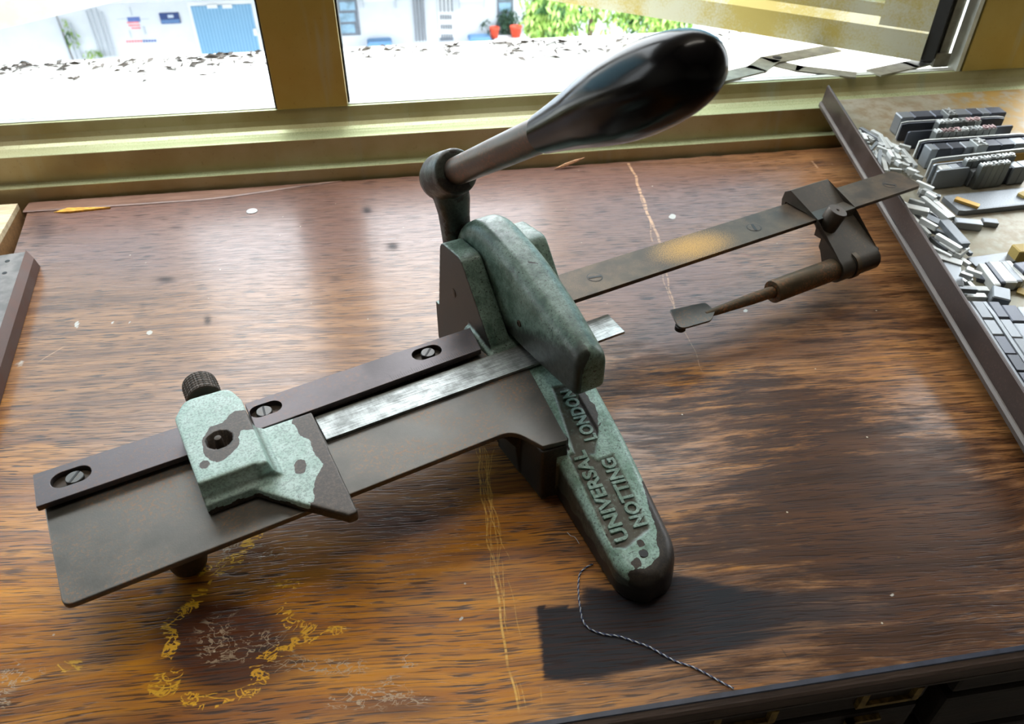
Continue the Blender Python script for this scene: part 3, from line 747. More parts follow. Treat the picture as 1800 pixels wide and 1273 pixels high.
    cyl = band([(455, 935), (415, 985), (365, 1010), (350, 1040), (345, 1060), (310, 1085), (295, 1100), (305, 1130), (290, 1160), (280, 1190), (270, 1210), (300, 1210), (312, 1180)], 11, .75)
    cyl += band([(495, 1070), (510, 1095), (560, 1110), (600, 1105), (520, 1130), (480, 1150), (445, 1165), (448, 1185), (465, 1190), (440, 1215), (380, 1230), (330, 1230)], 11, .75)
    cyl += band([(488, 1028), (520, 1027)], 9, .7)+band([(110, 1172), (135, 1170)], 9, .7)+gs([(360, 1240, 20, 8, .6)])
    set_attr(me, 'crusty', np.clip(cyl*1.3, 0, 1))
    crw = 1.2*gs([(440, 970, 60, 20, .8), (400, 1120, 120, 70, .42), (470, 1150, 60, 40, .5), (600, 1175, 50, 20, .65), (715, 1160, 16, 14, .8), (620, 1230, 60, 26, .6), (740, 1230, 60, 16, .6), (30, 1180, 60, 30, .6), (10, 1230, 30, 30, .5), (530, 1170, 40, 12, .6), (690, 1200, 40, 20, .5)])
    set_attr(me, 'crustw', crw)
    top = obj('tabletop', me, t)
    # back batten with a split along it
    bm = bmesh.new(); n = 60; rows = []
    rb = random.Random(3)
    for i in range(n+1):
        f = i/n; x = -.4125+f*.345
        yb = .8588+rb.uniform(-.0006, .0006)
        yf = min(float(yback(x))+.0018*max(0, 1-f*1.25)+.0004, yb-.0012)
        e_ = min(.002, (yb-yf)*.3)
        rows.append([bm.verts.new(c) for c in ((x, yf, -.02), (x, yf, .0002), (x, yf+e_, .0010), (x, yb-e_, .0008), (x, yb, .0), (x, yb, -.02))])
    for a, b in zip(rows[:-1], rows[1:]):
        for j in range(6): bm.faces.new((a[j], a[(j+1) % 6], b[(j+1) % 6], b[j]))
    bm.faces.new(rows[0][::-1]); bm.faces.new(rows[-1])
    bmobj('back_batten', bm, M['batten'], t, False)
    # raw split along the crack
    bm = bmesh.new(); pts = [(95, 374), (120, 368), (160, 365), (195, 367), (160, 371), (120, 375)]
    vs = [bm.verts.new((*P(*p)[:2], .0007+.0014*(i % 2))) for i, p in enumerate(pts)]; bm.faces.new(vs)
    ext = bmesh.ops.extrude_face_region(bm, geom=list(bm.faces)); bmesh.ops.translate(bm, vec=(0, 0, -.002), verts=[v for v in ext['geom'] if isinstance(v, bmesh.types.BMVert)])
    s = bmobj('split_wood', bm, M['split'], t)
    # splinter lifting at the back edge
    bm = bmesh.new(); a = Vector(P(975, 297, .001)); b_ = Vector(PY(1028, 277, .857)); dv = b_-a
    for sgn, r0 in ((1, .0022),):
        add_lathe(bm, a, dv, [(0, .0003), (dv.length*.35, r0), (dv.length*.7, r0*.8), (dv.length, .0002)], 6)
    bmobj('splinter', bm, M['splinter'], t)
    # front edge strip
    bm = bmesh.new()
    add_prism(bm, [(.1905, -.0148), (.1905, -.0006), (.1885, -.0008), (.1852, -.0022), (.1840, -.0038), (.1840, -.0143), (.185, -.0148)], 0, -.5, 1.02)
    es = bmobj('edge_strip', bm, M['edge'], t)
    bm = bmesh.new(); add_prism(bm, [(.1909, -.0006), (.1909, .0004), (.1884, .0000), (.1880, -.0008)], 0, -.49, 1.0)
    bmobj('edge_strip_face', bm, M['edge_top'], t)
    bm = bmesh.new(); add_prism(bm, [(.1841, -.0149), (.1834, -.0144), (.1836, -.0130), (.1843, -.0130), (.1843, -.0149)], 0, -.49, 1.0)
    bmobj('edge_lip', bm, M['bead'], t)  # lighter strip along the lower edge
    # type cabinet below: carcass, drawers with label holders
    bm = bmesh.new(); add_box(bm, (-.40, .215, -.74), (1.0, .80, -.0168)); bmobj('carcass', bm, M['cabinet'], t)
    for i, zt in enumerate((-.0185, -.070, -.122)):
        for (xa, xb) in ((-.38, .29), (.31, .98)):
            d = box('drawer', (xa, .198, zt-.044), (xb, .2149, zt), M['cabinet'], t, .003)
            for lx in (PY(1253, 1268, .196)[0], PY(1511, 1230, .196)[0], .72):
                if not xa < lx < xb: continue
                cx = lx+.020
                bm = bmesh.new(); add_box(bm, (cx-.020, .1945, zt-.0055), (cx+.002, .1979, zt-.003)); add_box(bm, (cx-.020, .1945, zt-.036), (cx-.0155, .1979, zt-.003)); add_box(bm, (cx-.020, .195, zt-.038), (cx+.020, .1979, zt-.035)); add_box(bm, (cx+.0155, .1945, zt-.036), (cx+.020, .1979, zt-.0225))
                bmobj('label_holder', bm, M['brass_pull'], d)
    return t

def build_left_pieces():
    # worn metal-faced plate lying at the left edge
    e = empty('galley_plate', (0, 0, 0)); tag(e, 'grey-topped plate with rusty brown edge at the far left of the table', 'plate')
    a, b = P(45, 441, .02), P(0, 578, .02); d = Vector((b[0]-a[0], b[1]-a[1], 0)).normalized(); nrm = Vector((d.y, -d.x, 0))
    if nrm.x < 0: nrm = -nrm
    A_, = (Vector((a[0], a[1], 0)),); L_ = .34; W_ = .12
    def q(s, t_, z): v = A_+d*s+nrm*t_; return (v.x, v.y, z)
    bm = bmesh.new(); lo = [q(0, -W_, .0008), q(0, 0, .0008), q(L_, 0, .0008), q(L_, -W_, .0008)]
    vs = [bm.verts.new(p) for p in lo]+[bm.verts.new((p[0], p[1], .019)) for p in lo]
    for f in ((0, 1, 2, 3), (4, 7, 6, 5), (0, 4, 5, 1), (1, 5, 6, 2), (2, 6, 7, 3), (3, 7, 4, 0)): bm.faces.new([vs[i] for i in f])
    bmobj('plate_body', bm, M['grey_top'], e)
    bm = bmesh.new(); lo = [q(-.001, .0001, .0), q(-.001, .006, .0), q(L_, .006, .0), q(L_, .0001, .0)]; hi = [q(-.001, .0001, .0196), q(.006, .006, .0135), q(L_, .006, .0135), q(L_, .0001, .0196)]
    vs = [bm.verts.new(p) for p in [(a_[0], a_[1], a_[2]+.0006) for a_ in lo+hi]]
    for f in ((0, 1, 2, 3), (4, 7, 6, 5), (0, 4, 5, 1), (1, 5, 6, 2), (2, 6, 7, 3), (3, 7, 4, 0)): bm.faces.new([vs[i] for i in f])
    bmobj('rust_edge', bm, M['rust_plate'], e)
    for p_ in ((13, 459), (8, 480)):
        c = P(*p_, .0191); lathe('nail_hole', c, (0, 0, 1), [(-.004, .0022), (.0002, .0022)], M['hole'], e, 12)
    # plywood offcut behind it, beside the table
    bm = bmesh.new(); z1 = .006
    a, b, c = P(31, 358, z1), P(0, 413, z1), P(0, 360, z1)
    dx = (b[0]-a[0])/(b[1]-a[1])
    lo = [(a[0]-.2, a[1], -.10), (a[0], a[1], -.10), (a[0]+dx*(-.20), a[1]-.20, -.10), (a[0]-.2, a[1]-.20, -.10)]
    e2 = empty('plywood_board', (0, 0, 0)); tag(e2, 'pale plywood board beside the left end of the table below the sill', 'board')
    def slab(z0, z1_, m, nm):
        bm = bmesh.new(); vs = [bm.verts.new((p[0], p[1], z0)) for p in lo]+[bm.verts.new((p[0], p[1], z1_)) for p in lo]
        for f in ((0, 1, 2, 3), (4, 7, 6, 5), (0, 4, 5, 1), (1, 5, 6, 2), (2, 6, 7, 3), (3, 7, 4, 0)): bm.faces.new([vs[i] for i in f])
        bmobj(nm, bm, m, e2)
    slab(-.10, .0, M['ply_side'], 'board_core'); slab(.0, z1, M['ply'], 'board_face')
#%%TOOL
# ------------------------------------------------------------------ the mitring machine
def wtop(v): return .025+.15*max(0, min(v, .12)+.08)*1.0
def wtop_np(v): return .025+.15*(np.clip(v, -.08, .12)+.08)
def base_lr(v):
    l = -.0065-.010*max(0, (-v)/.083) if v < 0 else -.0065+.0*v
    r = .0465+(.013/.07)*max(0, v) if v > 0 else .0465+.24*v
    return l, r
def chip_noise(co, s=90, amp=.0022):
    return np.array([mnoise.fractal(Vector((x*s, y*s, z*s)), .8, 2.1, 4) for x, y, z in co])*amp
def polyT(pts, w, it=False):
    out = []
    for p in pts:
        ww = w
        if it:
            for _ in range(4): ww = wtop(T(p[0], p[1], ww)[1])
        out.append(T(p[0], p[1], ww)[:2])
    return out
def circ(px, py, r, w, it=False, n=12): return polyT([(px+r*math.cos(k*6.283/n), py+r*math.sin(k*6.283/n)) for k in range(n)], w, it)

def build_tool():
    root = empty('mitring_machine', (OX, OY, .0009), A)
    tag(root, 'old green-painted cast iron mitring machine with black lever grip on the table', 'machine')
    # ---- base casting: foot, yoke cheeks, bracket
    bm = bmesh.new(); rings = []
    vs_ = [-.0985+.001*k for k in range(0, 10)]+[-.088+.003*k for k in range(0, 80)]
    vs_ = [v for v in vs_ if v <= .14]
    for v in vs_:
        l, r = base_lr(v); c, hw = (l+r)/2, (r-l)/2
        tip = (v+.0995)/.0235
        if tip < 1: hw *= math.sqrt(max(.02, 1-(1-tip)**2))
        wt = wtop(v); 
        if tip < 1: wt *= .72+.28*math.sqrt(max(0, 1-(1-tip)**2))
        rd = .0085; ring = [(c-hw, 0), (c-hw, wt-rd)]
        for k in range(1, 6):
            a = math.pi/2*k/6; ring.append((c-hw+rd*(1-math.cos(a)), wt-rd+rd*math.sin(a)))
        n = 15
        for k in range(n+1):
            ring.append((c-hw+rd+(2*hw-2*rd)*k/n, wt+.0006*math.sin(math.pi*k/n)))
        rr = .012
        for k in range(1, 6):
            a = math.pi/2*k/6; ring.append((c+hw-rd+rd*math.sin(a), wt-rr+rr*math.cos(a)))
        ring += [(c+hw, wt-rr), (c+hw+.001, 0)]
        rings.append([bm.verts.new((p[0], v, p[1])) for p in ring])
    for a, b in zip(rings[:-1], rings[1:]):
        for j in range(len(a)): bm.faces.new((a[j], a[(j+1) % len(a)], b[(j+1) % len(a)], b[j]))
    for rg in (rings[0], rings[-1]):
        f = bm.faces.new(rg); bmesh.ops.triangulate(bm, faces=[f])
    prof = rpoly([(.102, .03), (.106, .056), (.150, .1065), (.186, .1035), (.203, .0), (.07, .0)], [0, .002, .012, .010, 0, 0], 6)
    add_prism(bm, prof, 0, 0, .017)
    prof2 = rpoly([(.095, .03), (.106, .060), (.146, .1085), (.184, .1045), (.203, .0), (.07, .0)], [0, .002, .012, .010, 0, 0], 6)
    add_prism(bm, prof2, 0, .0525, .071)
    add_box(bm, (0.0, .10, 0), (.071, .203, .038)); add_box(bm, (-.0, .07, 0), (.06, .14, .0485))
    # bracket carrying the bed
    add_prism(bm, [(-.018, 0), (.004, 0), (.004, .0458), (-.018, .0458)], 1, .004, .060); add_prism(bm, rpoly([(-.052, .0458), (-.030, .040), (-.021, .026), (-.0185, 0), (.004, 0), (.004, .0458)], [0, .008, .006, 0, 0, 0], 5), 1, .030, .060)
    add_prism(bm, [(-.018, .002), (.0, -.0005), (.012, .06), (-.012, .062)], 2, 0, .0458)
    me = cast_mesh('base', bm, .00095, 5)
    co = coords(me); U, V_, W_ = co[:, 0], co[:, 1], co[:, 2]
    nz = np.empty(len(co)*3, np.float32); me.vertices.foreach_get('normal', nz); nz = nz.reshape(-1, 3)
    nzz = chip_noise(co)
    # sunken lettering panels
    panels = [polyT([(999, 800), (1026, 795), (1050, 812), (1078, 800), (1142, 932), (1100, 966), (1076, 962)], .03, True),
              polyT([(970, 684), (1004, 676), (1052, 760), (1046, 800), (1012, 808)], .04, True)]
    topf = (nz[:, 2] > .8) & (V_ < .07)
    sink = np.zeros(len(co)); dirt = np.zeros(len(co))
    for pn in panels:
        d = sdist_poly(pn, U, V_); k = np.clip((d+.0005)/.0015, 0, 1); sink = np.maximum(sink, k); dirt = np.maximum(dirt, np.clip((d+.001)/.002, 0, 1))
    sink *= topf
    co[:, 2] -= sink*.0011; me.vertices.foreach_set('co', co.ravel()); me.update()
    chip = np.full(len(co), -.02)
    def addchip(poly, mask=True): 
        d = sdist_poly(poly, U, V_); np.maximum(chip, np.where(mask, d, -.02), out=chip)
    addchip(polyT([(1120, 862), (1134, 905), (1148, 940), (1160, 990), (1138, 1004), (1121, 1008), (1106, 1014), (1114, 1034), (1132, 1046), (1118, 1075), (1160, 1090), (1230, 1020), (1220, 930), (1150, 850)], .02), V_ < -.02)
    addchip(circ(1122, 984, 11, .027), topf); addchip(circ(1130, 974, 10, .027), topf)
    for (a, b, r) in ((1064, 941, 6), (1036, 918, 5), (1071, 977, 5), (1103, 851, 4), (1126, 898, 5), (1124, 958, 6), (1054, 748, 7), (1092, 882, 3), (1010, 870, 4)): addchip(circ(a, b, r, .027, True), topf)
    addchip(polyT([(1010, 690), (1030, 690), (1056, 742), (1050, 772), (1040, 760)], .04, True))
    chip += nzz
    br = (U < .004) & (V_ < .075) & (V_ > -.006) & (W_ > .003) & ((U < -.0075) | (W_ > .0375))
    chip[br] = .02
    chip[(V_ < -.0985+.004*0) | ((W_ < .008) & (V_ < .06))] = .02
    low = (W_ < .011+.0016*np.sin(V_*330)) & (V_ < .0); chip[low] = np.maximum(chip[low], .004+nzz[low]*2)
    grime_shade = np.where((nz[:, 0] < -.25) & (V_ < .075), np.clip((wtop_np(V_)-.001-W_)/.010, 0, 1), 0)  # left-facing sides darkened: grime plus painted shade
    grime_shade = np.maximum(grime_shade, np.where(nz[:, 0] < -.6, np.clip((V_-.09)/.01, 0, 1)*.6, 0))
    cheekside = (np.abs(nz[:, 0]) > .8) & (V_ > .09) & (U < .002); chip[cheekside] = np.maximum(chip[cheekside], .004)
    set_attr(me, 'chip', np.clip(.5+chip/.002, 0, 1)); set_attr(me, 'dirt', np.clip(dirt*topf, 0, 1)*.95); set_attr(me, 'grime_shade', grime_shade)
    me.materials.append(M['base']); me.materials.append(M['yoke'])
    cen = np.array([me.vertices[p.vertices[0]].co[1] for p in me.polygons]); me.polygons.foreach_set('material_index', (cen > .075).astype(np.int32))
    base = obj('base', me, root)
    lathe('bolt_hole', T(1131, 974, .0255)[:2]+(.0222,), (0, 0, 1), [(0, .0028), (.0033, .0028)], M['hole'], base, 20)
    # raised lettering
    def lettering(txt, p0, p1, hgt):
        a = None
        w = .03
        for _ in range(4): w = wtop(T(*p0, w)[1])
        a = Vector(T(*p0, w)); w = .035
        for _ in range(4): w = wtop(T(*p1, w)[1])
        b = Vector(T(*p1, w))
        cu = bpy.data.curves.new('raised_lettering', 'FONT'); cu.body = txt; cu.size = 1; cu.extrude = .05; cu.bevel_depth = .012; cu.space_character = 1.04; cu.offset = .026
        o = bpy.data.objects.new('raised_lettering', cu); C.objects.link(o); bpy.context.view_layer.update()
        me = bpy.data.meshes.new_from_object(o.evaluated_get(bpy.context.evaluated_depsgraph_get())); bpy.data.objects.remove(o); bpy.data.curves.remove(cu)
        c = coords(me); w0, h0 = c[:, 0].max(), c[:, 1].max(); L_ = (b-a).length
        x = (b-a).normalized(); z = Vector((0, -.15, 1)).normalized(); y = z.cross(x).normalized()
        sc = Matrix(((L_/w0, 0, 0, 0), (0, hgt/h0, 0, 0), (0, 0, .0011/.062, 0), (0, 0, 0, 1)))
        rot = Matrix((x, y, x.cross(y))).transposed().to_4x4()
        me.transform(Matrix.Translation(a+Vector((0, 0, -.0004))) @ rot @ sc)
        n = len(me.vertices); c = coords(me)
        set_attr(me, 'chip', np.zeros(n)); set_attr(me, 'dirt', np.full(n, .2)); me.materials.clear(); me.materials.append(M['base'])
        obj('raised_lettering', me, base)
    lettering('UNIVERSAL', (1106, 950), (1026, 793), .0092)
    lettering('NOTTING', (1138, 925), (1077, 806), .0092)
    lettering('LONDON', (1050, 774), (1005, 686), .0092)
    # ---- left foot
    bm = bmesh.new(); add_lathe(bm, (-.236, .064, 0), (0, 0, 1), [(0, .0085), (.002, .0105), (.006, .0115), (.02, .0105), (.0459, .012)], 32)
    shade(bmobj('foot', bm, M['dark_iron'], root), 40)
    # ---- bed plate
    out = rpoly([(-.298, .127), (-.2985, .100), (-.2955, .0255), (-.027, .0255), (-.017, .003), (0, 0), (.015, .075), (.018, .127)], [.001, .002, .006, .014, .0015, .0015, .001, .001], 6)
    plate('bed', [out], .046, .050, M['bed'], root, .0006)
    # ---- rails with slotted screws
    def stadium(c, hl, r):
        return [(c[0]+hl+r*math.cos(a), c[1]+r*math.sin(a)) for a in np.linspace(-math.pi/2, math.pi/2, 12)]+[(c[0]-hl+r*math.cos(a), c[1]+r*math.sin(a)) for a in np.linspace(math.pi/2, 3*math.pi/2, 12)]
    def slot_screw(c, w, ang, rail_, r=.0052):
        bm = bmesh.new(); add_lathe(bm, (c[0], c[1], w-.0032), (0, 0, 1), [(0, r), (.0022, r), (.0026, r-.0004), (.0026, 0)], 28)
        s = bmobj('screw', bm, M['screw'], rail_)
        mt = Matrix.Translation((c[0], c[1], w-.00055)) @ Matrix.Rotation(ang, 4, 'Z')
        bm = bmesh.new(); add_box(bm, (-r*.93, -.0007, -.0002), (r*.93, .0007, .0001), 0, mt); bmobj('screw_slot', bm, M['hole'], s)
    z1 = .0565
    rl = plate('rail', [rpoly([(-.301, .0995), (-.175, .0995), (-.175, .1285), (-.301, .1285)], .0008, 3), stadium((-.281, .1155), .0045, .0068)], .0525, z1, M['rail'], root, .0004)
    plate('rail_foot', [[(-.2985, .1045), (-.176, .1045), (-.176, .1275), (-.2985, .1275)]], .050, .0526, M['dark_iron'], rl, .0002)
    slot_screw((-.2795, .1150), z1, .9, rl)
    z2 = .0575
    rr_ = plate('rail', [rpoly([(-.1735, .0995), (-.0085, .1035), (-.0035, .1310), (-.1735, .1285)], .001, 3), stadium((-.1625, .1165), .0045, .0066), stadium((-.0445, .1195), .0045, .0066)], .0530, z2, M['rail'], root, .0004)
    plate('rail_foot', [[(-.172, .1055), (-.010, .1085), (-.006, .129), (-.172, .1275)]], .050, .0531, M['dark_iron'], rr_, .0002)
    slot_screw((-.1640, .1160), z2, 1.45, rr_); slot_screw((-.0435, .1200), z2, .75, rr_)
    bm = bmesh.new()
    for k in range(58):
        u = -.136+k*.00212; v = .1005+.004*(u+.1735)/.165
        add_box(bm, (u, v+.0006, .0505), (u+.0012, v+.0050, .0529))
    bmobj('rack_teeth', bm, M['dark_iron'], rr_)
    bm = bmesh.new()
    for k in range(42):
        u = -.078+k*.0016; v = .1000+.004*(u+.1735)/.165
        add_box(bm, (u, v+.0004, z2-.0001), (u+.00016, v+(.0042 if k % 5 else .0065), z2+.00004))
    bmobj('scale_marks', bm, M['hole'], rr_)
    # ---- sliding stop with pointer
    bm = bmesh.new()
    blk = rpoly([(-.2155, .055), (-.1775, .055), (-.1755, .062), (-.1755, .116), (-.180, .1315), (-.208, .1325), (-.2165, .118)], [.002, .004, .004, .005, .008, .009, .006], 6)
    add_prism(bm, blk, 2, .0502, .0725)
    # rolled shoulder in front and on the right of the block
    
    ptr = rpoly([(-.2155, .0495), (-.189, .0515), (-.1655, .0245), (-.146, .0035), (-.1405, .004), (-.137, .0985), (-.2, .0985)], [.001, .003, .0, .001, .001, .001, 0], 4)
    add_prism(bm, ptr, 2, .0502, .0578)
    fil = lambda e, sg: [(e, .0502), (e, .0590), (e+sg*.0016, .0597), (e+sg*.0034, .0613), (e+sg*.0046, .0640), (e+sg*.0054, .0680), (e+sg*.0066, .0725), (e+sg*.012, .0725), (e+sg*.012, .0502)]
    add_prism(bm, fil(.0495, 1), 0, -.2155, -.1765)
    add_prism(bm, fil(-.1695, -1), 1, .053, .0985)
    bmh = bm
    me = cast_mesh('stop_gauge', bmh, .0008, 9)
    co = coords(me); hc = T(386, 775, .0725); U, V_, W_ = co[:, 0], co[:, 1], co[:, 2]
    rad = np.hypot(U-hc[0], V_-hc[1]); ins = (rad < .0078) & (W_ > .066)
    # bored pocket
    pull = (rad < .0076) & (W_ > .068); co[pull, 2] -= .012; me.vertices.foreach_set('co', co.ravel()); me.update()
    chip = np.full(len(co), -.02); W_ = co[:, 2]
    upper = W_ > .0635
    poly1 = [(280+x/3.745, 620+y/3.745) for x, y in ((500, 395), (410, 470), (330, 500), (285, 590), (300, 690), (380, 735), (450, 690), (520, 630), (545, 520), (625, 510), (600, 380))]
    np.maximum(chip, np.where(upper, sdist_poly(polyT(poly1, .0725), U, V_), -.02), out=chip)
    poly2 = [(280+x/3.745, 620+y/3.745) for x, y in ((870, 400), (880, 470), (935, 545), (1000, 590), (1030, 690), (1075, 740), (1030, 850), (1010, 985), (900, 950), (1300, 1200), (1400, 1000), (1100, 380))]
    lowr = W_ < .0625
    np.maximum(chip, np.where(lowr, sdist_poly(polyT(poly2, .0578), U, V_), -.02), out=chip)
    np.maximum(chip, np.where(lowr, sdist_poly(circ(530, 821, 12.5, .0578), U, V_), -.02), out=chip)
    np.maximum(chip, np.where(W_ > .06, sdist_poly(circ(366, 832, 7, .066), U, V_), -.02), out=chip)
    chip += chip_noise(co, 110, .0016)
    chip[W_ < .0542+.0007*np.sin(U*500)] = .01
    nn = np.empty(len(co)*3, np.float32); me.vertices.foreach_get('normal', nn); nn = nn.reshape(-1, 3)
    dirt = np.clip(1-np.abs(W_-.0610)/.0035, 0, 1)*(V_ < .105)*np.clip(1-nn[:, 2], .1, 1)*1.4*(U < -.168)
    chip[(rad < .0088) & (W_ < .0722) & (W_ > .058)] = .01
    set_attr(me, 'chip', np.clip(.5+chip/.0018, 0, 1)); set_attr(me, 'dirt', np.clip(dirt, 0, .7)); me.materials.append(M['gauge'])
    stop = obj('stop_gauge', me, root)
    lathe('stop_pin', (hc[0]-.0005, hc[1], .060), (0, 0, 1), [(0, .0042), (.004, .0042), (.0045, .0026), (.0125, .0024), (.0145, .0020), (.015, 0)], M['dark_iron'], stop, 24)
    # ---- knurled clamp knob behind the stop
    bm = bmesh.new(); n = 72; rings = []; c0 = Vector((-.1955, .1415, .0605)); L_ = .0185; nr = 26
    for i in range(nr+1):
        f = i/nr; ring = []
        for k in range(n):
            a = 2*math.pi*k/n; r = .0112
            if .04 < f < .96: r += .0005*math.cos((k*.5+i*.9)*2*math.pi/2.5)*math.cos((k*.5-i*.9)*2*math.pi/2.5)
            if f in (0, 1): r -= .0008
            ring.append(bm.verts.new(c0+Vector((r*math.cos(a), f*L_, r*math.sin(a)))))
        rings.append(ring)
    for a, b in zip(rings[:-1], rings[1:]):
        for k in range(n): bm.faces.new((a[k], a[(k+1) % n], b[(k+1) % n], b[k]))
    bm.faces.new(rings[0]); bm.faces.new(rings[-1])
    kn = bmobj('clamp_knob', bm, M['dark_iron'], stop)
    # one step further down only as part of the knob itself: the shank
    bm = bmesh.new(); add_lathe(bm, (-.1955, .131, .0605), (0, 1, 0), [(0, .0052), (.0108, .0052)], 24); bmobj('knob_shank', bm, M['dark_iron'], kn, True)
    # ---- lever: hook casting
    bm = bmesh.new(); rings = []
    secs = [(.204, .062, .086, .019, .049), (.199, .052, .098, .018, .0505), (.190, .048, .1105, .018, .0515), (.178, .048, .1190, .018, .0515), (.168, .049, .1228, .018, .0515), (.157, .050, .1240, .018, .0515), (.140, .052, .1230, .018, .051),
            (.115, .0555, .1195, .018, .0505), (.09, .0575, .1145, .0175, .049), (.06, .0605, .1090, .0165, .0455), (.036, .0635, .1050, .0160, .0415), (.020, .0665, .1020, .0155, .039), (.0165, .068, .0995, .0165, .038), (.0155, .071, .0955, .019, .036)]
    fine = [secs[0]]
    for i in range(len(secs)-1):
        p0, p1, p2, p3 = (np.array(secs[max(0, i-1)]), np.array(secs[i]), np.array(secs[i+1]), np.array(secs[min(len(secs)-1, i+2)]))
        for k in range(1, 5):
            t_ = k/4; q = .5*((2*p1)+(-p0+p2)*t_+(2*p0-5*p1+4*p2-p3)*t_*t_+(-p0+3*p1-3*p2+p3)*t_**3); q = q if 2 < i < len(secs)-4 else p1*(1-t_)+p2*t_; fine.append(tuple(q))
    for (v, w0, w1, ul, ur) in fine:
        ring = []; rt = min(.0125, (w1-w0)*.45); rb_ = .002
        rl_ = rt*.85
        ring += [(ul, w0+rb_), (ul, w1-rl_*1.25)]
        for k in range(1, 7):
            a = math.pi/2*k/7; ring.append((ul+rl_*(1-math.cos(a)), w1-rl_*1.25+rl_*1.25*math.sin(a)))
        for k in range(0, 7):
            a = math.pi/2*k/7; ring.append((ur-rt+rt*math.sin(a), w1-rt+rt*math.cos(a)))
        ring += [(ur, w1-rt), (ur, w0+rb_), (ur-rb_, w0), (ul+rb_, w0)]
        rings.append([bm.verts.new((p[0], v, p[1])) for p in ring])
    for a, b in zip(rings[:-1], rings[1:]):
        for j in range(len(a)): bm.faces.new((a[j], a[(j+1) % len(a)], b[(j+1) % len(a)], b[j]))
    for rg in (rings[0], rings[-1]):
        f = bm.faces.new(rg); bmesh.ops.triangulate(bm, faces=[f])
    me = cast_mesh('lever_hook', bm, .001, 16)
    co = coords(me); nn = np.empty(len(co)*3, np.float32); me.vertices.foreach_get('normal', nn); nn = nn.reshape(-1, 3)
    U, V_, W_ = co[:, 0], co[:, 1], co[:, 2]; chip = np.full(len(co), -.004)+chip_noise(co, 70, .0016)
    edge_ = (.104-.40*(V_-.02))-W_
    grime_shade = np.where(nn[:, 0] < -.15, np.clip((edge_+.010)/.020, 0, 1)*np.clip((.165-V_)/.03, 0, 1), 0)  # left flank of the hook darkened, grime and painted shade together
    grime_shade = np.maximum(grime_shade, np.where((nn[:, 0] < -.15), np.clip((.075-W_)/.02, 0, 1), 0))
    und = nn[:, 2] < -.5; chip[und] = .01
    gouge = sdist_poly([(.031, .105), (.037, .1015), (.0375, .1025), (.0315, .107)], U, V_); chip = np.maximum(chip, np.where(nn[:, 2] > .3, gouge, -1))
    set_attr(me, 'chip', np.clip(.5+chip/.003, 0, 1)); set_attr(me, 'grime_shade', grime_shade); set_attr(me, 'dirt', np.zeros(len(co))); me.materials.append(M['yoke'])
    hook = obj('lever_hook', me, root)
    for (a, b) in ((912, 571), (962, 622)):
        d = ray(a, b); du = d[0]*ca+d[1]*sa; ou = -OX*ca-OY*sa; t_ = (.0172-ou)/du; q = Lc((d[0]*t_, d[1]*t_, H+d[2]*t_))
        lathe('set_screw', (.0180, q[1], q[2]), (-1, 0, 0), [(0, .0026), (.0011, .0026), (.0013, .0016), (.0006, .0014), (.0006, 0)], M['stem'], hook, 20)
    # pivot bolt seen on the left cheek
    lathe('pivot_bolt', (.0002, .165, .068), (-1, 0, 0), [(0, .0036), (.0005, .0036), (.0008, .0026), (.0008, 0)], M['dark_iron'], base, 28)
    # ---- crank arm with socket
    ax = Vector((0, -.858, .513)); hub = Vector((.0200, .2105, .1425))
    bm = bmesh.new()
    add_lathe(bm, hub, ax, [(-.0255, 0), (-.025, .007), (-.0225, .0125), (-.017, .0165), (-.008, .0185), (.004, .0183), (.0205, .0172), (.0225, .0155), (.0225, 0)], 40)
    arm = [((.0215, .207, .126), .0140, .012), ((.0220, .205, .112), .0118, .011), ((.0220, .2025, .095), .0112, .010), ((.0220, .199, .078), .0112, .0095), ((.0230, .193, .062), .0115, .010)]
    rg = []
    for (c, hu, hv) in arm:
        rg.append([bm.verts.new((c[0]+hu*(abs(math.cos(a))**.7)*(1 if math.cos(a) > 0 else -1), c[1]+hv*(abs(math.sin(a))**.7)*(1 if math.sin(a) > 0 else -1), c[2])) for a in [2*math.pi*k/28 for k in range(28)]])
    top = [bm.verts.new((v.co.x, v.co.y+.004, .140)) for v in rg[0]]; rg = [top]+rg
    for a, b in zip(rg[:-1], rg[1:]):
        for j in range(28): bm.faces.new((a[j], a[(j+1) % 28], b[(j+1) % 28], b[j]))
    bm.faces.new(rg[0]); bm.faces.new(rg[-1])
    me = cast_mesh('crank_arm', bm, .0009, 8); co = coords(me)
    set_attr(me, 'chip', np.clip(.46+chip_noise(co, 60, .6), 0, 1)); set_attr(me, 'dirt', np.zeros(len(co))); me.materials.append(M['arm'])
    arm_o = obj('crank_arm', me, root)
    stm = lathe('handle_stem', hub, ax, [(.0165, .0103), (.10, .0106), (.166, .0106)], M['stem'], root, 44)
    # ferrule end and grip
    g0 = .163
    prof = [(g0+0, 0.0098), (g0+0.00048, 0.01196), (g0+0.00579, 0.01245), (g0+0.0193, 0.01371), (g0+0.0386, 0.0159), (g0+0.0579, 0.01862), (g0+0.0772, 0.02051), (g0+0.08878, 0.02093), (g0+0.10132, 0.02072), (g0+0.11387, 0.01977), (g0+0.12545, 0.01809), (g0+0.13414, 0.01577), (g0+0.14089, 0.01273), (g0+0.14523, 0.00894), (g0+0.14745, 0.00473), (g0+0.14813, 0)]
    # smooth the profile with a spline
    pts = []
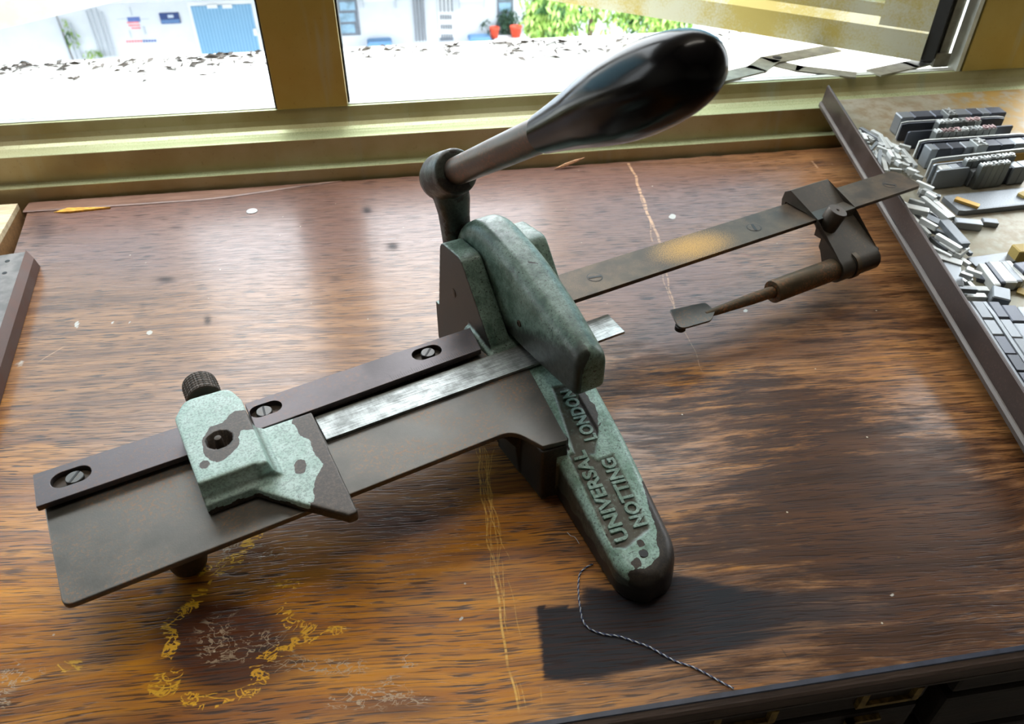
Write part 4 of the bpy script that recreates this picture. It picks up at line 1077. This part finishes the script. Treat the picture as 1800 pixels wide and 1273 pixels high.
    for i in range(1, len(prof)-2):
        p0, p1, p2, p3 = (Vector(prof[max(1, i-1)]), Vector(prof[i]), Vector(prof[i+1]), Vector(prof[min(len(prof)-1, i+2)]))
        for k in range(4):
            t_ = k/4; pts.append(tuple(.5*((2*p1)+(-p0+p2)*t_+(2*p0-5*p1+4*p2-p3)*t_*t_+(-p0+3*p1-3*p2+p3)*t_**3)))
    prof = [prof[0]]+pts+[prof[-2], prof[-1]]
    gr = lathe('lever_grip', hub, ax, prof, M['grip'], root, 64)
    # ---- rear bar
    w1, w0 = .070, .0665
    bar = plate('rear_bar', [rpoly([(.068, .108), (.4735, .1085), (.4765, .1445), (.068, .1445)], [0, .007, .007, 0], 6)], w0, w1, M['bar'], root, .0004)
    for (c, an) in (((.106, .127), -.25), ((.273, .125), 1.15), ((.446, .124), -.85)):
        bm = bmesh.new(); add_lathe(bm, (c[0], c[1], w1-.001), (0, 0, 1), [(0, .0058), (.00118, .0058), (.0013, .0055), (.0013, 0)], 32); s = bmobj('screw', bm, M['bar'], bar)
        bm = bmesh.new(); add_lathe(bm, (c[0], c[1], w1-.001), (0, 0, 1), [(0, .0065), (.00112, .0065), (.00112, .0058), (0, .0058)], 32); bmobj('screw_seam', bm, M['hole'], s)
        mt = Matrix.Translation((c[0], c[1], w1+.00032)) @ Matrix.Rotation(an, 4, 'Z'); bm = bmesh.new(); add_box(bm, (-.0054, -.0012, -.0002), (.0054, .0012, .0002), 0, mt); bmobj('screw_slot', bm, M['hole'], s)
    # ---- slider block, tilted face
    ul, ur = .3315, .3790
    bc = (.0770, .0345); rbl = .0115
    arc = [(bc[0]+rbl*math.cos(a), bc[1]+rbl*math.sin(a)) for a in np.linspace(math.radians(115), math.radians(330), 16)]
    prof = [(.1435, .0835)]+arc+[(.092, .0375), (.096, .045), (.0985, .0475), (.0985, .0555), (.1065, .0555), (.1065, .0708), (.1462, .0708), (.1462, .0640), (.1495, .0640), (.1510, .0720), (.1495, .0795)]
    bm = bmesh.new(); add_prism(bm, prof, 0, ul, ur)
    blk = bmobj('slider_block', bm, M['block'], root); shade(blk, 35)
    bv = blk.modifiers.new('edge', 'BEVEL'); bv.width = .0007; bv.segments = 2; bv.limit_method = 'ANGLE'; bv.angle_limit = math.radians(50)
    fn = Vector((0, -.50, .866)); fd = Vector((0, -.866, -.50))
    q_ = (0, 0); w_ = .06
    for _ in range(8): q_ = T(1453, 399, w_); w_ = .0425+(q_[1]-.0735)*.575
    pc = Vector((q_[0], q_[1], w_)); pn = Vector((.18, -.24, .95)).normalized()
    # clamp pin square to the tilted face
    lathe('clamp_pin', pc, pn, [(-.004, .0090), (.0010, .0090), (.0170, .0090), (.0180, .0083), (.0180, .0017), (.0170, .0012), (.0170, 0)], M['dark_iron'], blk, 36)
    mt = Matrix.Translation((.352, .0895, .0527)) @ Matrix.Rotation(math.atan2(-.5, -.866)+math.pi, 4, 'X')
    bm = bmesh.new(); add_box(bm, (-.0045, -.0035, -.0006), (.0045, .0035, .0004), 0, mt); bmobj('slot', bm, M['hole'], blk)
    bm = bmesh.new(); add_lathe(bm, (.347, bc[0], bc[1]), (1, 0, 0), [(0, rbl-.001), (0, rbl+.0004), (.0013, rbl+.0004), (.0013, rbl-.001)], 40); bmobj('collar_gap', bm, M['hole'], blk)
    bm = bmesh.new(); add_lathe(bm, (.3485, bc[0], bc[1]), (1, 0, 0), [(0, rbl-.001), (0, rbl+.0012), (.005, rbl+.0012), (.005, rbl-.001)], 40); shade(bmobj('adjusting_ring', bm, M['rod'], blk), 40)
    lathe('end_pin', (.3788, bc[0]-.002, bc[1]+.008), (1, 0, 0), [(0, .0025), (.003, .0025), (.0035, .0015), (.0035, 0)], M['dark_iron'], blk, 16)
    # ---- barrel, rod, paddle
    brl = lathe('barrel', (.2590, bc[0]+.001, bc[1]), (1, 0, 0), [(.004, .0052), (0, .0056), (0, .0095), (.0006, .0100), (.0755, .0100)], M['rod'], root, 40)
    rod = lathe('stop_rod', (.187, .0805, .0340), (Vector((.262, bc[0]+.001, bc[1]))-Vector((.187, .0805, .0340))), [(0, .0026), (.012, .0036), (.03, .0042), (.05, .0049), (.0752, .0051)], M['rod'], root, 28)
    pd = plate('paddle', [rpoly([(.1535, .073), (.1835, .0700), (.1955, .0785), (.1970, .0925), (.1640, .0985)], [.006, .007, .003, .004, .002], 5)], .0345, .0362, M['bed'], root, .0004)
    lathe('paddle_stud', (.1590, .078, .0345), (0, 0, -1), [(0, .0045), (.0035, .0045), (.0045, .0035), (.0045, 0)], M['hole'], pd, 20)
    # ---- the strip of lead lying in the machine
    st_ = empty('lead_strip', (OX, OY, .001), A); tag(st_, 'bright scratched flat lead strip lying in the machine bed under the hook', 'strip')
    bm = bmesh.new(); vs = [(-.1362, .0745), (.0995, .0750), (.1015, .1000), (-.1362, .0985)]
    add_prism(bm, vs, 2, .0502, .0524); plate_ = bmobj('strip_blade', bm, M['strip'], st_)
    bv = plate_.modifiers.new('edge', 'BEVEL'); bv.width = .0003; bv.segments = 2
    return root
#%%TRAY
# ------------------------------------------------------------------ the tray of type at the right
YB, S_ = .866, .078
Z20 = .0032
def zt(y): return Z20+S_*(y-.22)
def TP(px, py, h):
    """point h above the tray's sloping floor"""
    d = ray(px, py); t = (Z20+h-S_*.22-H)/(d[2]-S_*d[1])
    return Vector((d[0]*t, d[1]*t, H+d[2]*t))
NRM = Vector((0, -S_, 1)).normalized()
def seat(a, b, wid, hgt, h0=0.0):
    """matrix that lays a unit block along a->b on the tray floor"""
    x = (b-a); L_ = x.length; x = x.normalized(); y = NRM.cross(x).normalized(); z = x.cross(y)
    rot = Matrix((x, y, z)).transposed().to_4x4()
    return Matrix.Translation((a+b)/2) @ rot @ Matrix.Diagonal((L_, wid, hgt, 1))
def unit_block(name, m, bev=.06):
    bm = bmesh.new(); add_box(bm, (-.5, -.5, -.5), (.5, .5, .5)); me = bpy.data.meshes.new(name)
    bmesh.ops.bevel(bm, geom=list(bm.edges), offset=bev, segments=1, affect='EDGES'); bm.to_mesh(me); bm.free(); me.materials.append(m); return me

def build_tray():
    ty = empty('type_galley', (0, 0, 0)); tag(ty, 'large metal tray of loose type resting slanted against the sill', 'tray')
    a = TP(1443, 185, 0); b = TP(1751, 700, 0); d = (b-a).normalized(); far = a+d*((.222-a.y)/d.y); n = NRM.cross(d).normalized()
    if n.x < 0: n = -n
    yb = .8755
    aa = a+d*((yb-.003-a.y)/d.y)
    fl = [aa, far, far+Vector((.75, 0, 0)), Vector((1.15, yb-.003, zt(yb-.003)))]
    bm = bmesh.new(); lo = [bm.verts.new(p+NRM*.0) for p in fl]; hi = [bm.verts.new(p+NRM*.0025) for p in fl]
    bm.faces.new(lo[::-1]); bm.faces.new(hi)
    for i in range(4): bm.faces.new((lo[i], lo[(i+1) % 4], hi[(i+1) % 4], hi[i]))
    bmobj('tray_floor', bm, M['tray'], ty)
    bm = bmesh.new(); hgt = .0255; sec = [(0, -.001), (-.0006, .004), (0.0008, hgt-.001), (.0015, hgt), (.0028, hgt), (.0032, hgt-.001), (.0032, .0028), (.0036, .0027), (.0036, -.001)]
    r0 = [bm.verts.new(a+n*s[0]+NRM*s[1]) for s in sec]; r1 = [bm.verts.new(far+n*s[0]+NRM*s[1]) for s in sec]
    for i in range(len(sec)): j = (i+1) % len(sec); bm.faces.new((r0[i], r0[j], r1[j], r1[i]))
    bm.faces.new(r0[::-1]); bm.faces.new(r1)
    shade(bmobj('tray_side', bm, M['tray_wall'], ty), 30)
    bm = bmesh.new(); sec = [(-.0028, -.0012), (-.0030, .0026), (-.0014, .0046), (-.0004, .0050), (-.0004, -.0012)]
    r0 = [bm.verts.new(a+n*q[0]+NRM*q[1]) for q in sec]; r1 = [bm.verts.new(far+n*q[0]+NRM*q[1]) for q in sec]
    for i in range(5): j = (i+1) % 5; bm.faces.new((r0[i], r0[j], r1[j], r1[i]))
    bm.faces.new(r0[::-1]); bm.faces.new(r1); bmobj('bottom_bead', bm, M['bead'], ty)
    FLOOR = .0026
    ub = {k: unit_block('slug', M[k]) for k in ('lead_bright', 'lead', 'lead_dark', 'brass', 'pale_wood')}
    def block(name, a_, b_, wid, hgt_, h, mk, label, cat, group=None):
        """a_, b_ photo points of the top's mid line"""
        q4 = keep_in(tuple(a_)+tuple(b_), wid/2+.0050); a_, b_ = q4[:2], q4[2:]
        pa, pb = TP(*a_, h+hgt_), TP(*b_, h+hgt_)
        o = bpy.data.objects.new(name, ub[mk]); C.objects.link(o)
        o.matrix_world = seat(pa-NRM*hgt_/2, pb-NRM*hgt_/2, wid, hgt_); tag(o, label, cat, group); return o
    def keep_in(q, m_=.0078):
        pa, pb = TP(q[0], q[1], .012), TP(q[2], q[3], .012); sh = m_-min((pa-a).dot(n), (pb-a).dot(n))
        if sh <= 0: return q
        out = []
        for p_ in (pa, pb):
            p_ = p_+n*sh; z_ = p_.x*FW[0]+p_.y*FW[1]+(p_.z-H)*FW[2]
            out += [CX+F*(p_.x*RT[0]+p_.y*RT[1])/z_, CY-F*(p_.x*UP[0]+p_.y*UP[1]+(p_.z-H)*UP[2])/z_]
        return tuple(out)
    # loose slugs and spaces in two drifts along the side
    s1 = lambda l: [tuple((1560+v/6.365) if i % 2 == 0 else (330+v/6.365) for i, v in enumerate(q)) for q in l]
    s2 = lambda l: [tuple((1500+v/9.094) if i % 2 == 0 else (200+v/9.094) for i, v in enumerate(q)) for q in l]
    near = s1([(200, 190, 470, 250), (310, 250, 610, 390), (240, 260, 480, 510), (400, 90, 700, 330), (540, 140, 740, 320), (430, 420, 700, 520), (560, 510, 830, 670), (490, 540, 680, 690), (470, 640, 720, 760),
               (640, 350, 880, 620), (690, 700, 930, 850), (500, 735, 840, 840), (820, 940, 960, 985), (820, 1000, 890, 1050), (800, 1115, 1010, 1130), (790, 1160, 860, 1260), (330, 430, 410, 520), (790, 740, 900, 660),
               (250, 120, 420, 170), (370, 40, 600, 90), (235, 290, 320, 420), (440, 610, 490, 690), (480, 260, 580, 290), (140, 120, 205, 250), (890, 900, 1060, 960), (560, 800, 650, 900), (280, 200, 420, 330), (380, 330, 560, 430), (600, 600, 760, 720)])
    farp = s2([(120, 210, 430, 390), (85, 250, 130, 350), (160, 300, 210, 400), (140, 430, 270, 455), (250, 590, 390, 440), (390, 510, 640, 600), (510, 370, 640, 530), (375, 570, 390, 720), (440, 570, 415, 830), (480, 680, 530, 900),
               (650, 560, 740, 710), (680, 520, 760, 570), (790, 550, 1010, 820), (550, 640, 630, 760), (590, 870, 780, 885), (760, 660, 850, 680), (800, 790, 900, 820), (860, 860, 1000, 910), (960, 950, 1120, 1010), (1020, 1060, 1290, 1180),
               (440, 330, 560, 540), (230, 500, 290, 560), (365, 740, 400, 840), (700, 730, 770, 790), (1090, 1180, 1140, 1230), (300, 250, 460, 340), (420, 450, 500, 500), (640, 700, 720, 770), (300, 640, 360, 700), (560, 560, 640, 680), (840, 700, 920, 780), (1120, 1190, 1330, 1290), (1180, 1240, 1330, 1330), (1230, 1300, 1340, 1390), (1160, 1330, 1260, 1440)])
    rr = random.Random(11)
    for lst, n_ in ((near, 26), (farp, 24)):
        base_ = list(lst)
        for _ in range(n_):
            q = rr.choice(base_); cx_, cy_ = (q[0]+q[2])/2+rr.gauss(0, 5), (q[1]+q[3])/2+rr.gauss(0, 4); an = rr.uniform(.2, 1.1); l_ = rr.uniform(6, 15)
            lst.insert(0, (cx_-l_*math.cos(an), cy_-l_*math.sin(an)*.8, cx_+l_*math.cos(an), cy_+l_*math.sin(an)*.8))
    for lst, grp, lab in ((near, 'loose lead slugs in the nearer drift', 'loose bright lead slug lying in the nearer drift along the tray side'), (farp, 'loose lead slugs in the farther drift', 'loose bright lead slug lying in the farther drift beyond the bar tip')):
        for i, q in enumerate(lst):
            wid = rr.uniform(.0032, .0050); mk = 'lead_bright' if rr.random() < .82 else 'lead'
            hg = rr.uniform(.0035, .006)
            i_ = i-(26 if lst is near else 24)
            if lst is near and i_ in (1, 9): wid, mk = .0095, 'lead'
            if lst is near and i_ in (0, 11): wid, mk = .0085, 'lead_bright'
            h = FLOOR+(i % 2)*.003 if i_ < 0 else FLOOR+.004+(i % 3)*.0052
            block('lead_slug', q[:2], q[2:], wid, hg, h, mk, lab, 'slug', grp)
    block('lead_plate', (1673, 462), (1680, 500), .014, .004, FLOOR+.008, 'lead', 'small grey rectangular lead plate leaning at the tray side', 'plate')
    # rows of set type
    sort_me = unit_block('sort_body', M['sort'], .03)
    rf = random.Random(9)
    def face_mesh(m, k):
        """a worn printing face: raised ridges on the end of a sort"""
        bm = bmesh.new()
        if k == 0:
            add_box(bm, (-.42, -.4, .5), (-.2, .4, .56)); add_box(bm, (.15, -.4, .5), (.38, .4, .56)); add_box(bm, (-.2, -.1, .5), (.15, .1, .55))
        elif k == 1:
            add_lathe(bm, (0, 0, .49), (0, 0, 1), [(0, .45), (.07, .42), (.07, .24), (.0, .22)], 14)
        elif k == 2:
            for s in (-1, 1): add_box(bm, (-.09, -.42, .5), (.09, .42, .56), 0, Matrix.Rotation(s*.5, 4, 'Z'))
            add_box(bm, (-.4, .25, .5), (.4, .42, .55))
        else:
            for s in range(5):
                mt = Matrix.Rotation(s*2*math.pi/5, 4, 'Z'); add_box(bm, (.04, -.07, .5), (.46, .07, .56), 0, mt)
        me = bpy.data.meshes.new('printing_face'); bmesh.ops.recalc_face_normals(bm, faces=bm.faces); bm.to_mesh(me); bm.free(); me.materials.append(m); return me
    faces = [face_mesh(M['face'], k) for k in range(4)]+[face_mesh(M['face_pink'], k) for k in range(3)]
    def sort(c0, c1, dep, hgt_, label, group, fk, off=0.0):
        pa, pb = TP(*c0, FLOOR+hgt_), TP(*c1, FLOOR+hgt_)
        o = bpy.data.objects.new('type_sort', sort_me); C.objects.link(o); o.matrix_world = seat(pa-NRM*hgt_/2, pb-NRM*hgt_/2, dep, hgt_)
        tag(o, label, 'type sort', group)
        f = bpy.data.objects.new('printing_face', faces[fk]); C.objects.link(f); f.parent = o
        return o
    c8 = lambda x, y: (1540+x/6.923, 160+y/6.923)
    def lerp(a_, b_, t): return (a_[0]+(b_[0]-a_[0])*t, a_[1]+(b_[1]-a_[1])*t)
    def row_quads(p0, p1, cuts, dep, hgt_, label, group, mats=('lead_dark', 'lead', 'lead_dark')):
        for i, (t0, t1) in enumerate(zip(cuts[:-1], cuts[1:])):
            if t1-t0 < 0: continue
            block('spacing_quad', lerp(p0, p1, t0+.002), lerp(p0, p1, t1-.002), dep, hgt_, FLOOR, mats[i % len(mats)], label, 'quad', group)
    # farthest line
    row_quads(c8(275, 290), c8(1555, 225), [0, .125, .32, .44], .0155, .0225, 'dark lead quad in the farthest line, left of its ornament', 'quads left in the farthest line', ('lead', 'lead_dark', 'lead_dark'))
    row_quads(c8(275, 290), c8(1555, 225), [.53, .66, .77, .84, 1.0], .0155, .0225, 'dark lead quad in the farthest line, right of its ornament', 'quads right in the farthest line', ('lead', 'lead_dark', 'lead', 'lead_dark'))
    sort(c8(845, 255), c8(960, 250), .0165, .0275, 'square ornament sort set in the farthest line of type', None, 3)
    block('lead_strip', c8(312, 372), c8(1560, 302), .0020, .0215, FLOOR, 'lead_bright', 'thin bright lead standing along the front of the farthest line', 'lead strip')
    block('lead_strip', c8(318, 396), c8(1562, 322), .0022, .0210, FLOOR, 'lead_dark', 'thin dark lead standing just before the bright lead of the farthest line', 'lead strip')
    for k in range(6):
        t0, t1 = k/6, (k+1)/6-.01
        sort(lerp(c8(750, 378), c8(1270, 340), t0), lerp(c8(750, 378), c8(1270, 340), t1), .0085, .0262, 'pale type sort in the second line, ahead of the farthest line', 'sorts of the second line', (0, 1, 1, 2, 4, 5)[k])
    block('lead_strip', c8(395, 495), c8(700, 474), .0025, .0212, FLOOR, 'lead_dark', 'dark lead standing left of the pink-stained line of sorts', 'lead strip')
    block('lead_strip', c8(1462, 432), c8(1668, 415), .0025, .0212, FLOOR, 'lead_dark', 'dark lead standing right of the pink-stained line of sorts', 'lead strip')
    for k in range(9):
        t0, t1 = k/9, (k+1)/9-.01
        sort(lerp(c8(715, 492), c8(1455, 435), t0), lerp(c8(715, 492), c8(1455, 435), t1), .0088, .0262, 'pink-stained type sort in the third line of type', 'sorts of the third line', (0, 4, 5, 6, 1, 2, 0, 5, 4)[k])
    block('lead_strip', c8(530, 597), c8(1835, 512), .0022, .0215, FLOOR, 'lead_bright', 'thin bright lead behind the fourth line with the star ornament', 'lead strip')
    block('lead_strip', c8(560, 622), c8(1845, 530), .0020, .0205, FLOOR, 'lead_dark', 'thin dark lead tight behind the fourth line with the star ornament', 'lead strip')
    row_quads(c8(630, 680), c8(1860, 595), [0, .075, .21, .34, .455], .0140, .0225, 'dark lead quad in the fourth line, left of its star ornament', 'quads left in the fourth line', ('lead', 'lead_dark', 'lead_dark'))
    row_quads(c8(630, 680), c8(1860, 595), [.565, .70, .83, .96, 1.08], .0140, .0225, 'dark lead quad in the fourth line, right of its star ornament', 'quads right in the fourth line', ('lead_dark', 'lead_dark', 'lead'))
    sort(c8(1195, 622), c8(1325, 612), .0155, .0268, 'star ornament sort set in the fourth line of type', None, 3)
    block('lead_strip', c8(685, 822), c8(1880, 688), .0022, .0225, FLOOR, 'lead_bright', 'long bright lead standing behind the nearest line of type', 'lead strip')
    block('brass_strip', c8(700, 872), c8(1880, 745), .0020, .0180, FLOOR, 'brass', 'brown brass rule standing just behind the nearest line of type', 'brass rule')
    block('lead_strip', c8(705, 892), c8(1080, 850), .0022, .0215, FLOOR, 'lead', 'short grey lead at the left end of the nearest line', 'lead strip')
    for k in range(8):
        t0, t1 = k/8, (k+1)/8-.01
        sort(lerp(c8(1090, 842), c8(1690, 772), t0), lerp(c8(1090, 842), c8(1690, 772), t1), .0065, .0262, 'small type sort in the rear row of the nearest line', 'rear row sorts of the nearest line', (0, 1, 2, 0, 1, 2, 0, 1)[k])
    for k in range(5):
        t0, t1 = k/5, (k+1)/5-.01
        sort(lerp(c8(1275, 905), c8(1625, 862), t0), lerp(c8(1275, 905), c8(1625, 862), t1), .0065, .0262, 'small type sort in the front row of the nearest line', 'front row sorts of the nearest line', (0, 1, 2, 1, 0)[k])
    row_quads(c8(770, 925), c8(1095, 890), [0, .36, .72, 1.0], .0105, .0205, 'grey quad at the left end of the nearest line', 'quads left of the nearest line', ('lead_bright', 'lead', 'lead_dark'))
    block('lead_strip', c8(745, 968), c8(1150, 925), .0025, .0215, FLOOR, 'lead', 'upright dark lead facing the viewer left of the nearest line', 'lead strip')
    row_quads(c8(1640, 900), c8(1850, 875), [0, .5, 1.0], .0125, .0205, 'grey quad at the right end of the nearest line', 'quads right of the nearest line', ('lead',))
    row_quads(c8(1290, 955), c8(1840, 905), [k/12 for k in range(13)], .0045, .0190, 'upright grey spacing lead on the front of the nearest line', 'spacing leads on the front of the nearest line', ('lead', 'lead_dark'))
    block('spacing_quad', c8(1165, 965), c8(1285, 945), .0060, .0180, FLOOR, 'lead', 'square grey quad stepped down before the nearest line', 'quad')
    # flat slab in front, brass pieces, small bars
    block('lead_plate', (1672, 357), (1830, 341), .030, .006, FLOOR, 'lead', 'flat grey lead slab lying before the nearest line of type', 'plate')
    block('brass_piece', (1680, 347), (1722, 361), .007, .003, FLOOR+.0061, 'brass', 'small brass piece lying on the flat lead slab', 'brass piece')
    block('brass_piece', (1795, 342), (1812, 336), .008, .003, FLOOR+.0061, 'pale_wood', 'yellow scrap on the right end of the flat lead slab', 'scrap')
    block('lead_bar', (1679, 386), (1727, 391), .0095, .0075, FLOOR, 'lead', 'thick short lead bar lying in front of the flat slab', 'bar')
    block('lead_bar', (1728, 386), (1755, 389), .0085, .0055, FLOOR, 'lead', 'small lead bar end to end with the thick one', 'bar')
    block('wood_block', (1786, 436), (1830, 433), .013, .012, FLOOR, 'pale_wood', 'yellowish wooden block at the right edge of the tray', 'block')
    # lying slabs
    c4 = lambda x, y: (1640+x/5.306, 420+y/5.306)
    for i, (q0, q1, w_, mk, lb) in enumerate([((455, 225), (610, 430), .006, 'lead_bright', 'first flat lead from the drift in the group of leads'), ((510, 215), (665, 410), .0045, 'lead_dark', 'second flat lead from the drift in the group of leads'),
                         ((580, 205), (735, 405), .0125, 'lead_bright', 'widest flat bright lead in the group of leads'), ((645, 200), (815, 395), .006, 'lead', 'fourth flat lead from the drift in the group of leads'), ((700, 200), (860, 380), .004, 'lead_bright', 'fifth flat lead from the drift in the group of leads')]):
        block('lead_strip', c4(*q0), c4(*q1), w_, .009, FLOOR, mk, lb, 'lead strip')
    block('lead_plate', c4(360, 215), c4(840, 150), .014, .002, FLOOR, 'lead', 'thin bluish lead sheet lying behind the group of leads', 'plate')
    block('lead_plate', c4(420, 320), c4(520, 345), .016, .004, FLOOR, 'lead_dark', 'dark lead plate between the drift and the group of leads', 'plate')
    block('lead_strip', c4(800, 215), c4(900, 300), .010, .012, FLOOR, 'lead_dark', 'dark lead bar at the right edge beyond the group of leads', 'lead strip')
    block('lead_bar', c4(250, 455), c4(520, 462), .0068, .008, FLOOR, 'lead_bright', 'bright lead bar lying across the head of the locked furniture', 'bar')
    block('lead_bar', c4(305, 518), c4(500, 524), .006, .008, FLOOR, 'lead_bright', 'shorter bright lead bar next to the head of the furniture', 'bar')
    # locked-up furniture: columns along the tray side
    o0 = TP(*c4(315, 565), FLOOR+.019); e1 = TP(*c4(640, 1273), FLOOR+.019); ax_ = d; bx = NRM.cross(ax_).normalized()
    if bx.x < 0: bx = -bx
    rq = random.Random(21)
    def cell(s0, s1_, t0, t1, hgt_, mk, label, group, name='spacing_quad'):
        c = o0+ax_*((s0+s1_)/2)+bx*((t0+t1)/2)-NRM*(.019-hgt_/2)
        rot = Matrix((ax_, bx, ax_.cross(bx))).transposed().to_4x4()
        o = bpy.data.objects.new(name, ub[mk]); C.objects.link(o); o.matrix_world = Matrix.Translation(c) @ rot @ Matrix.Diagonal((s1_-s0, t1-t0, hgt_, 1)); tag(o, label, 'quad' if name == 'spacing_quad' else 'lead strip', group); return o
    cell(0, .285, -.0022, -.0003, .014, 'lead_dark', 'dark lead lining the locked furniture along the tray side', None, 'lead_strip')
    cell(0, .285, 0, .0030, .0185, 'lead', 'grey lead strip along the outer column of furniture', None, 'lead_strip')
    cols = [(.0034, .0130, 'outer column', (.0235, .0195, .0225, .0195, .0205, -.016, .02, .018, .02, .02)), (.0172, .0262, 'second column', (.022, .024, .026, .024, .03, .02, .02, .02)), (.0265, .0385, 'third column', (-.004, .0225, .0245, -.0, .024, -.026, .02, .02)), (.0388, .0530, 'fourth column', (-.006, .025, .0255, .026, .024, .02))]
    cell(0, .285, .0134, .0168, .0185, 'lead', 'grey lead strip between the first two columns of furniture', None, 'lead_strip')
    for (t0, t1, nm, ls) in cols:
        s = 0.0
        for i, l in enumerate(ls):
            if l < 0: s -= l; continue
            if l == 0: continue
            cell(s+.0002, s+l-.0002, t0+.0001, t1-.0001, rq.choice((.0185, .0188, .018)), rq.choice(('lead', 'lead_dark', 'lead_dark', 'lead')), 'grey lead quad in the %s of the locked furniture' % nm, 'quads in the %s of furniture' % nm); s += l
    block('lead_plate', c4(560, 480), c4(730, 520), .018, .016, FLOOR, 'lead', 'broad grey quad at the head of the third furniture column', 'quad')
    block('lead_plate', c4(790, 470), c4(880, 500), .010, .002, FLOOR, 'pale_wood', 'yellow paper scrap at the right edge by the furniture', 'scrap')
#%%SMALL
def curve_obj(name, cu, parent=None):
    o = bpy.data.objects.new(name, cu); C.objects.link(o); bpy.context.view_layer.update()
    me = bpy.data.meshes.new_from_object(o.evaluated_get(bpy.context.evaluated_depsgraph_get())); bpy.data.objects.remove(o); me.name = name
    return obj(name, me, parent)
def build_small():
    e = empty('thread', P(1150, 1140, 0)); tag(e, 'blue and white twisted thread curling from the machine foot to the table edge', 'thread')
    pts = [P(x, y, .0006) for x, y in ((1042, 992), (1030, 998), (1020, 1008), (1017, 1022), (1017, 1045), (1020, 1070), (1024, 1090), (1032, 1102), (1045, 1110), (1065, 1116), (1088, 1119), (1112, 1127), (1140, 1137), (1165, 1151), (1190, 1164), (1215, 1172), (1240, 1184), (1265, 1198), (1290, 1211))]
    P0 = Vector(e.location); pts = [Vector(p)-P0 for p in pts]; dense = []
    for i in range(len(pts)-1):
        p0, p1, p2, p3 = pts[max(0, i-1)], pts[i], pts[i+1], pts[min(len(pts)-1, i+2)]
        for k in range(24):
            t = k/24; dense.append(.5*((2*p1)+(-p0+p2)*t+(2*p0-5*p1+4*p2-p3)*t*t+(-p0+3*p1-3*p2+p3)*t**3))
    s = 0; tot = []
    for i, p in enumerate(dense):
        if i: s += (p-dense[i-1]).length
        tot.append(s)
    for ph, mk, r in ((0, 'thread_blue', .00036), (math.pi, 'thread_white', .00028)):
        cu = bpy.data.curves.new('strand', 'CURVE'); cu.dimensions = '3D'; cu.bevel_depth = r; cu.bevel_resolution = 1
        sp = cu.splines.new('POLY'); sp.points.add(len(dense)-1)
        for i, p in enumerate(dense):
            t = (dense[min(i+1, len(dense)-1)]-dense[max(0, i-1)]).normalized(); nrm = Vector((-t.y, t.x, 0)); a = tot[i]/.0042*2*math.pi+ph
            q = p+nrm*math.cos(a)*.00028+Vector((0, 0, math.sin(a)*.00028+.0001)); sp.points[i].co = (*q, 1)
        cu.materials.append(M[mk]); curve_obj('strand', cu, e)
    cu = bpy.data.curves.new('lint', 'CURVE'); cu.dimensions = '3D'; cu.bevel_depth = .0002; sp = cu.splines.new('POLY'); l = [P(x, y, .0005) for x, y in ((997, 936), (1003, 942), (1010, 944), (1014, 949), (1018, 956))]
    sp.points.add(len(l)-1)
    for p, q in zip(sp.points, l): p.co = (*q, 1)
    cu.materials.append(M['thread_white']); tag(curve_obj('lint', cu), 'tiny pale fibre on the table beside the machine foot', 'fibre')
    # paint drop
    c = P(443, 372, 0); bm = bmesh.new(); add_lathe(bm, c, (0, 0, 1), [(.0, .006), (.0008, .0058), (.0012, .005), (.0008, .0035), (.0007, 0)], 20)
    tag(bmobj('metal_disc', bm, M['facade_trim'], None, True), 'small pale round disc on the table near the window', 'disc')

#%%RUN
build_room(); build_outside(); build_table(); build_left_pieces(); build_tool(); build_tray(); build_small()

# ------------------------------------------------------------------ sky
w = bpy.data.worlds.new('sky'); scene.world = w; w.use_nodes = True; nt = w.node_tree
bg = nt.nodes['Background']; tc = nt.nodes.new('ShaderNodeTexCoord'); sp = nt.nodes.new('ShaderNodeSeparateXYZ'); nt.links.new(tc.outputs['Generated'], sp.inputs[0])
mr = nt.nodes.new('ShaderNodeMapRange'); nt.links.new(sp.outputs['Z'], mr.inputs[0]); mr.inputs[1].default_value = -.05; mr.inputs[2].default_value = 1.0; mr.inputs[3].default_value = .42; mr.inputs[4].default_value = 1.0
ml = nt.nodes.new('ShaderNodeMath'); ml.operation = 'MULTIPLY'; nt.links.new(mr.outputs[0], ml.inputs[0]); ml.inputs[1].default_value = 11.0
nt.links.new(ml.outputs[0], bg.inputs['Strength']); bg.inputs['Color'].default_value = (.90, .96, 1.0, 1)

# ------------------------------------------------------------------ camera
cam = bpy.data.cameras.new('camera'); co_ = bpy.data.objects.new('camera', cam); C.objects.link(co_)
co_.location = (0, 0, H); co_.rotation_euler = (math.pi/2-TH, 0, -YAW)
cam.sensor_width = 36; cam.sensor_fit = 'HORIZONTAL'; cam.lens = F/1800*36; cam.clip_start = .01; cam.clip_end = 200
cam.dof.use_dof = True; cam.dof.focus_distance = .53; cam.dof.aperture_fstop = 15.0
scene.camera = co_

scene.view_settings.view_transform = 'Standard'; scene.view_settings.look = 'None'; scene.view_settings.gamma = 1; scene.view_settings.use_curve_mapping = False
scene.view_settings.exposure = 0.12
scene.cycles.use_denoising = True
scene.cycles.max_bounces = 6; scene.cycles.diffuse_bounces = 2; scene.cycles.glossy_bounces = 3; scene.cycles.caustics_reflective = False; scene.cycles.caustics_refractive = False; scene.cycles.adaptive_threshold = .06; scene.cycles.adaptive_min_samples = 24; scene.cycles.denoising_prefilter = 'ACCURATE'; scene.cycles.sample_clamp_indirect = 6
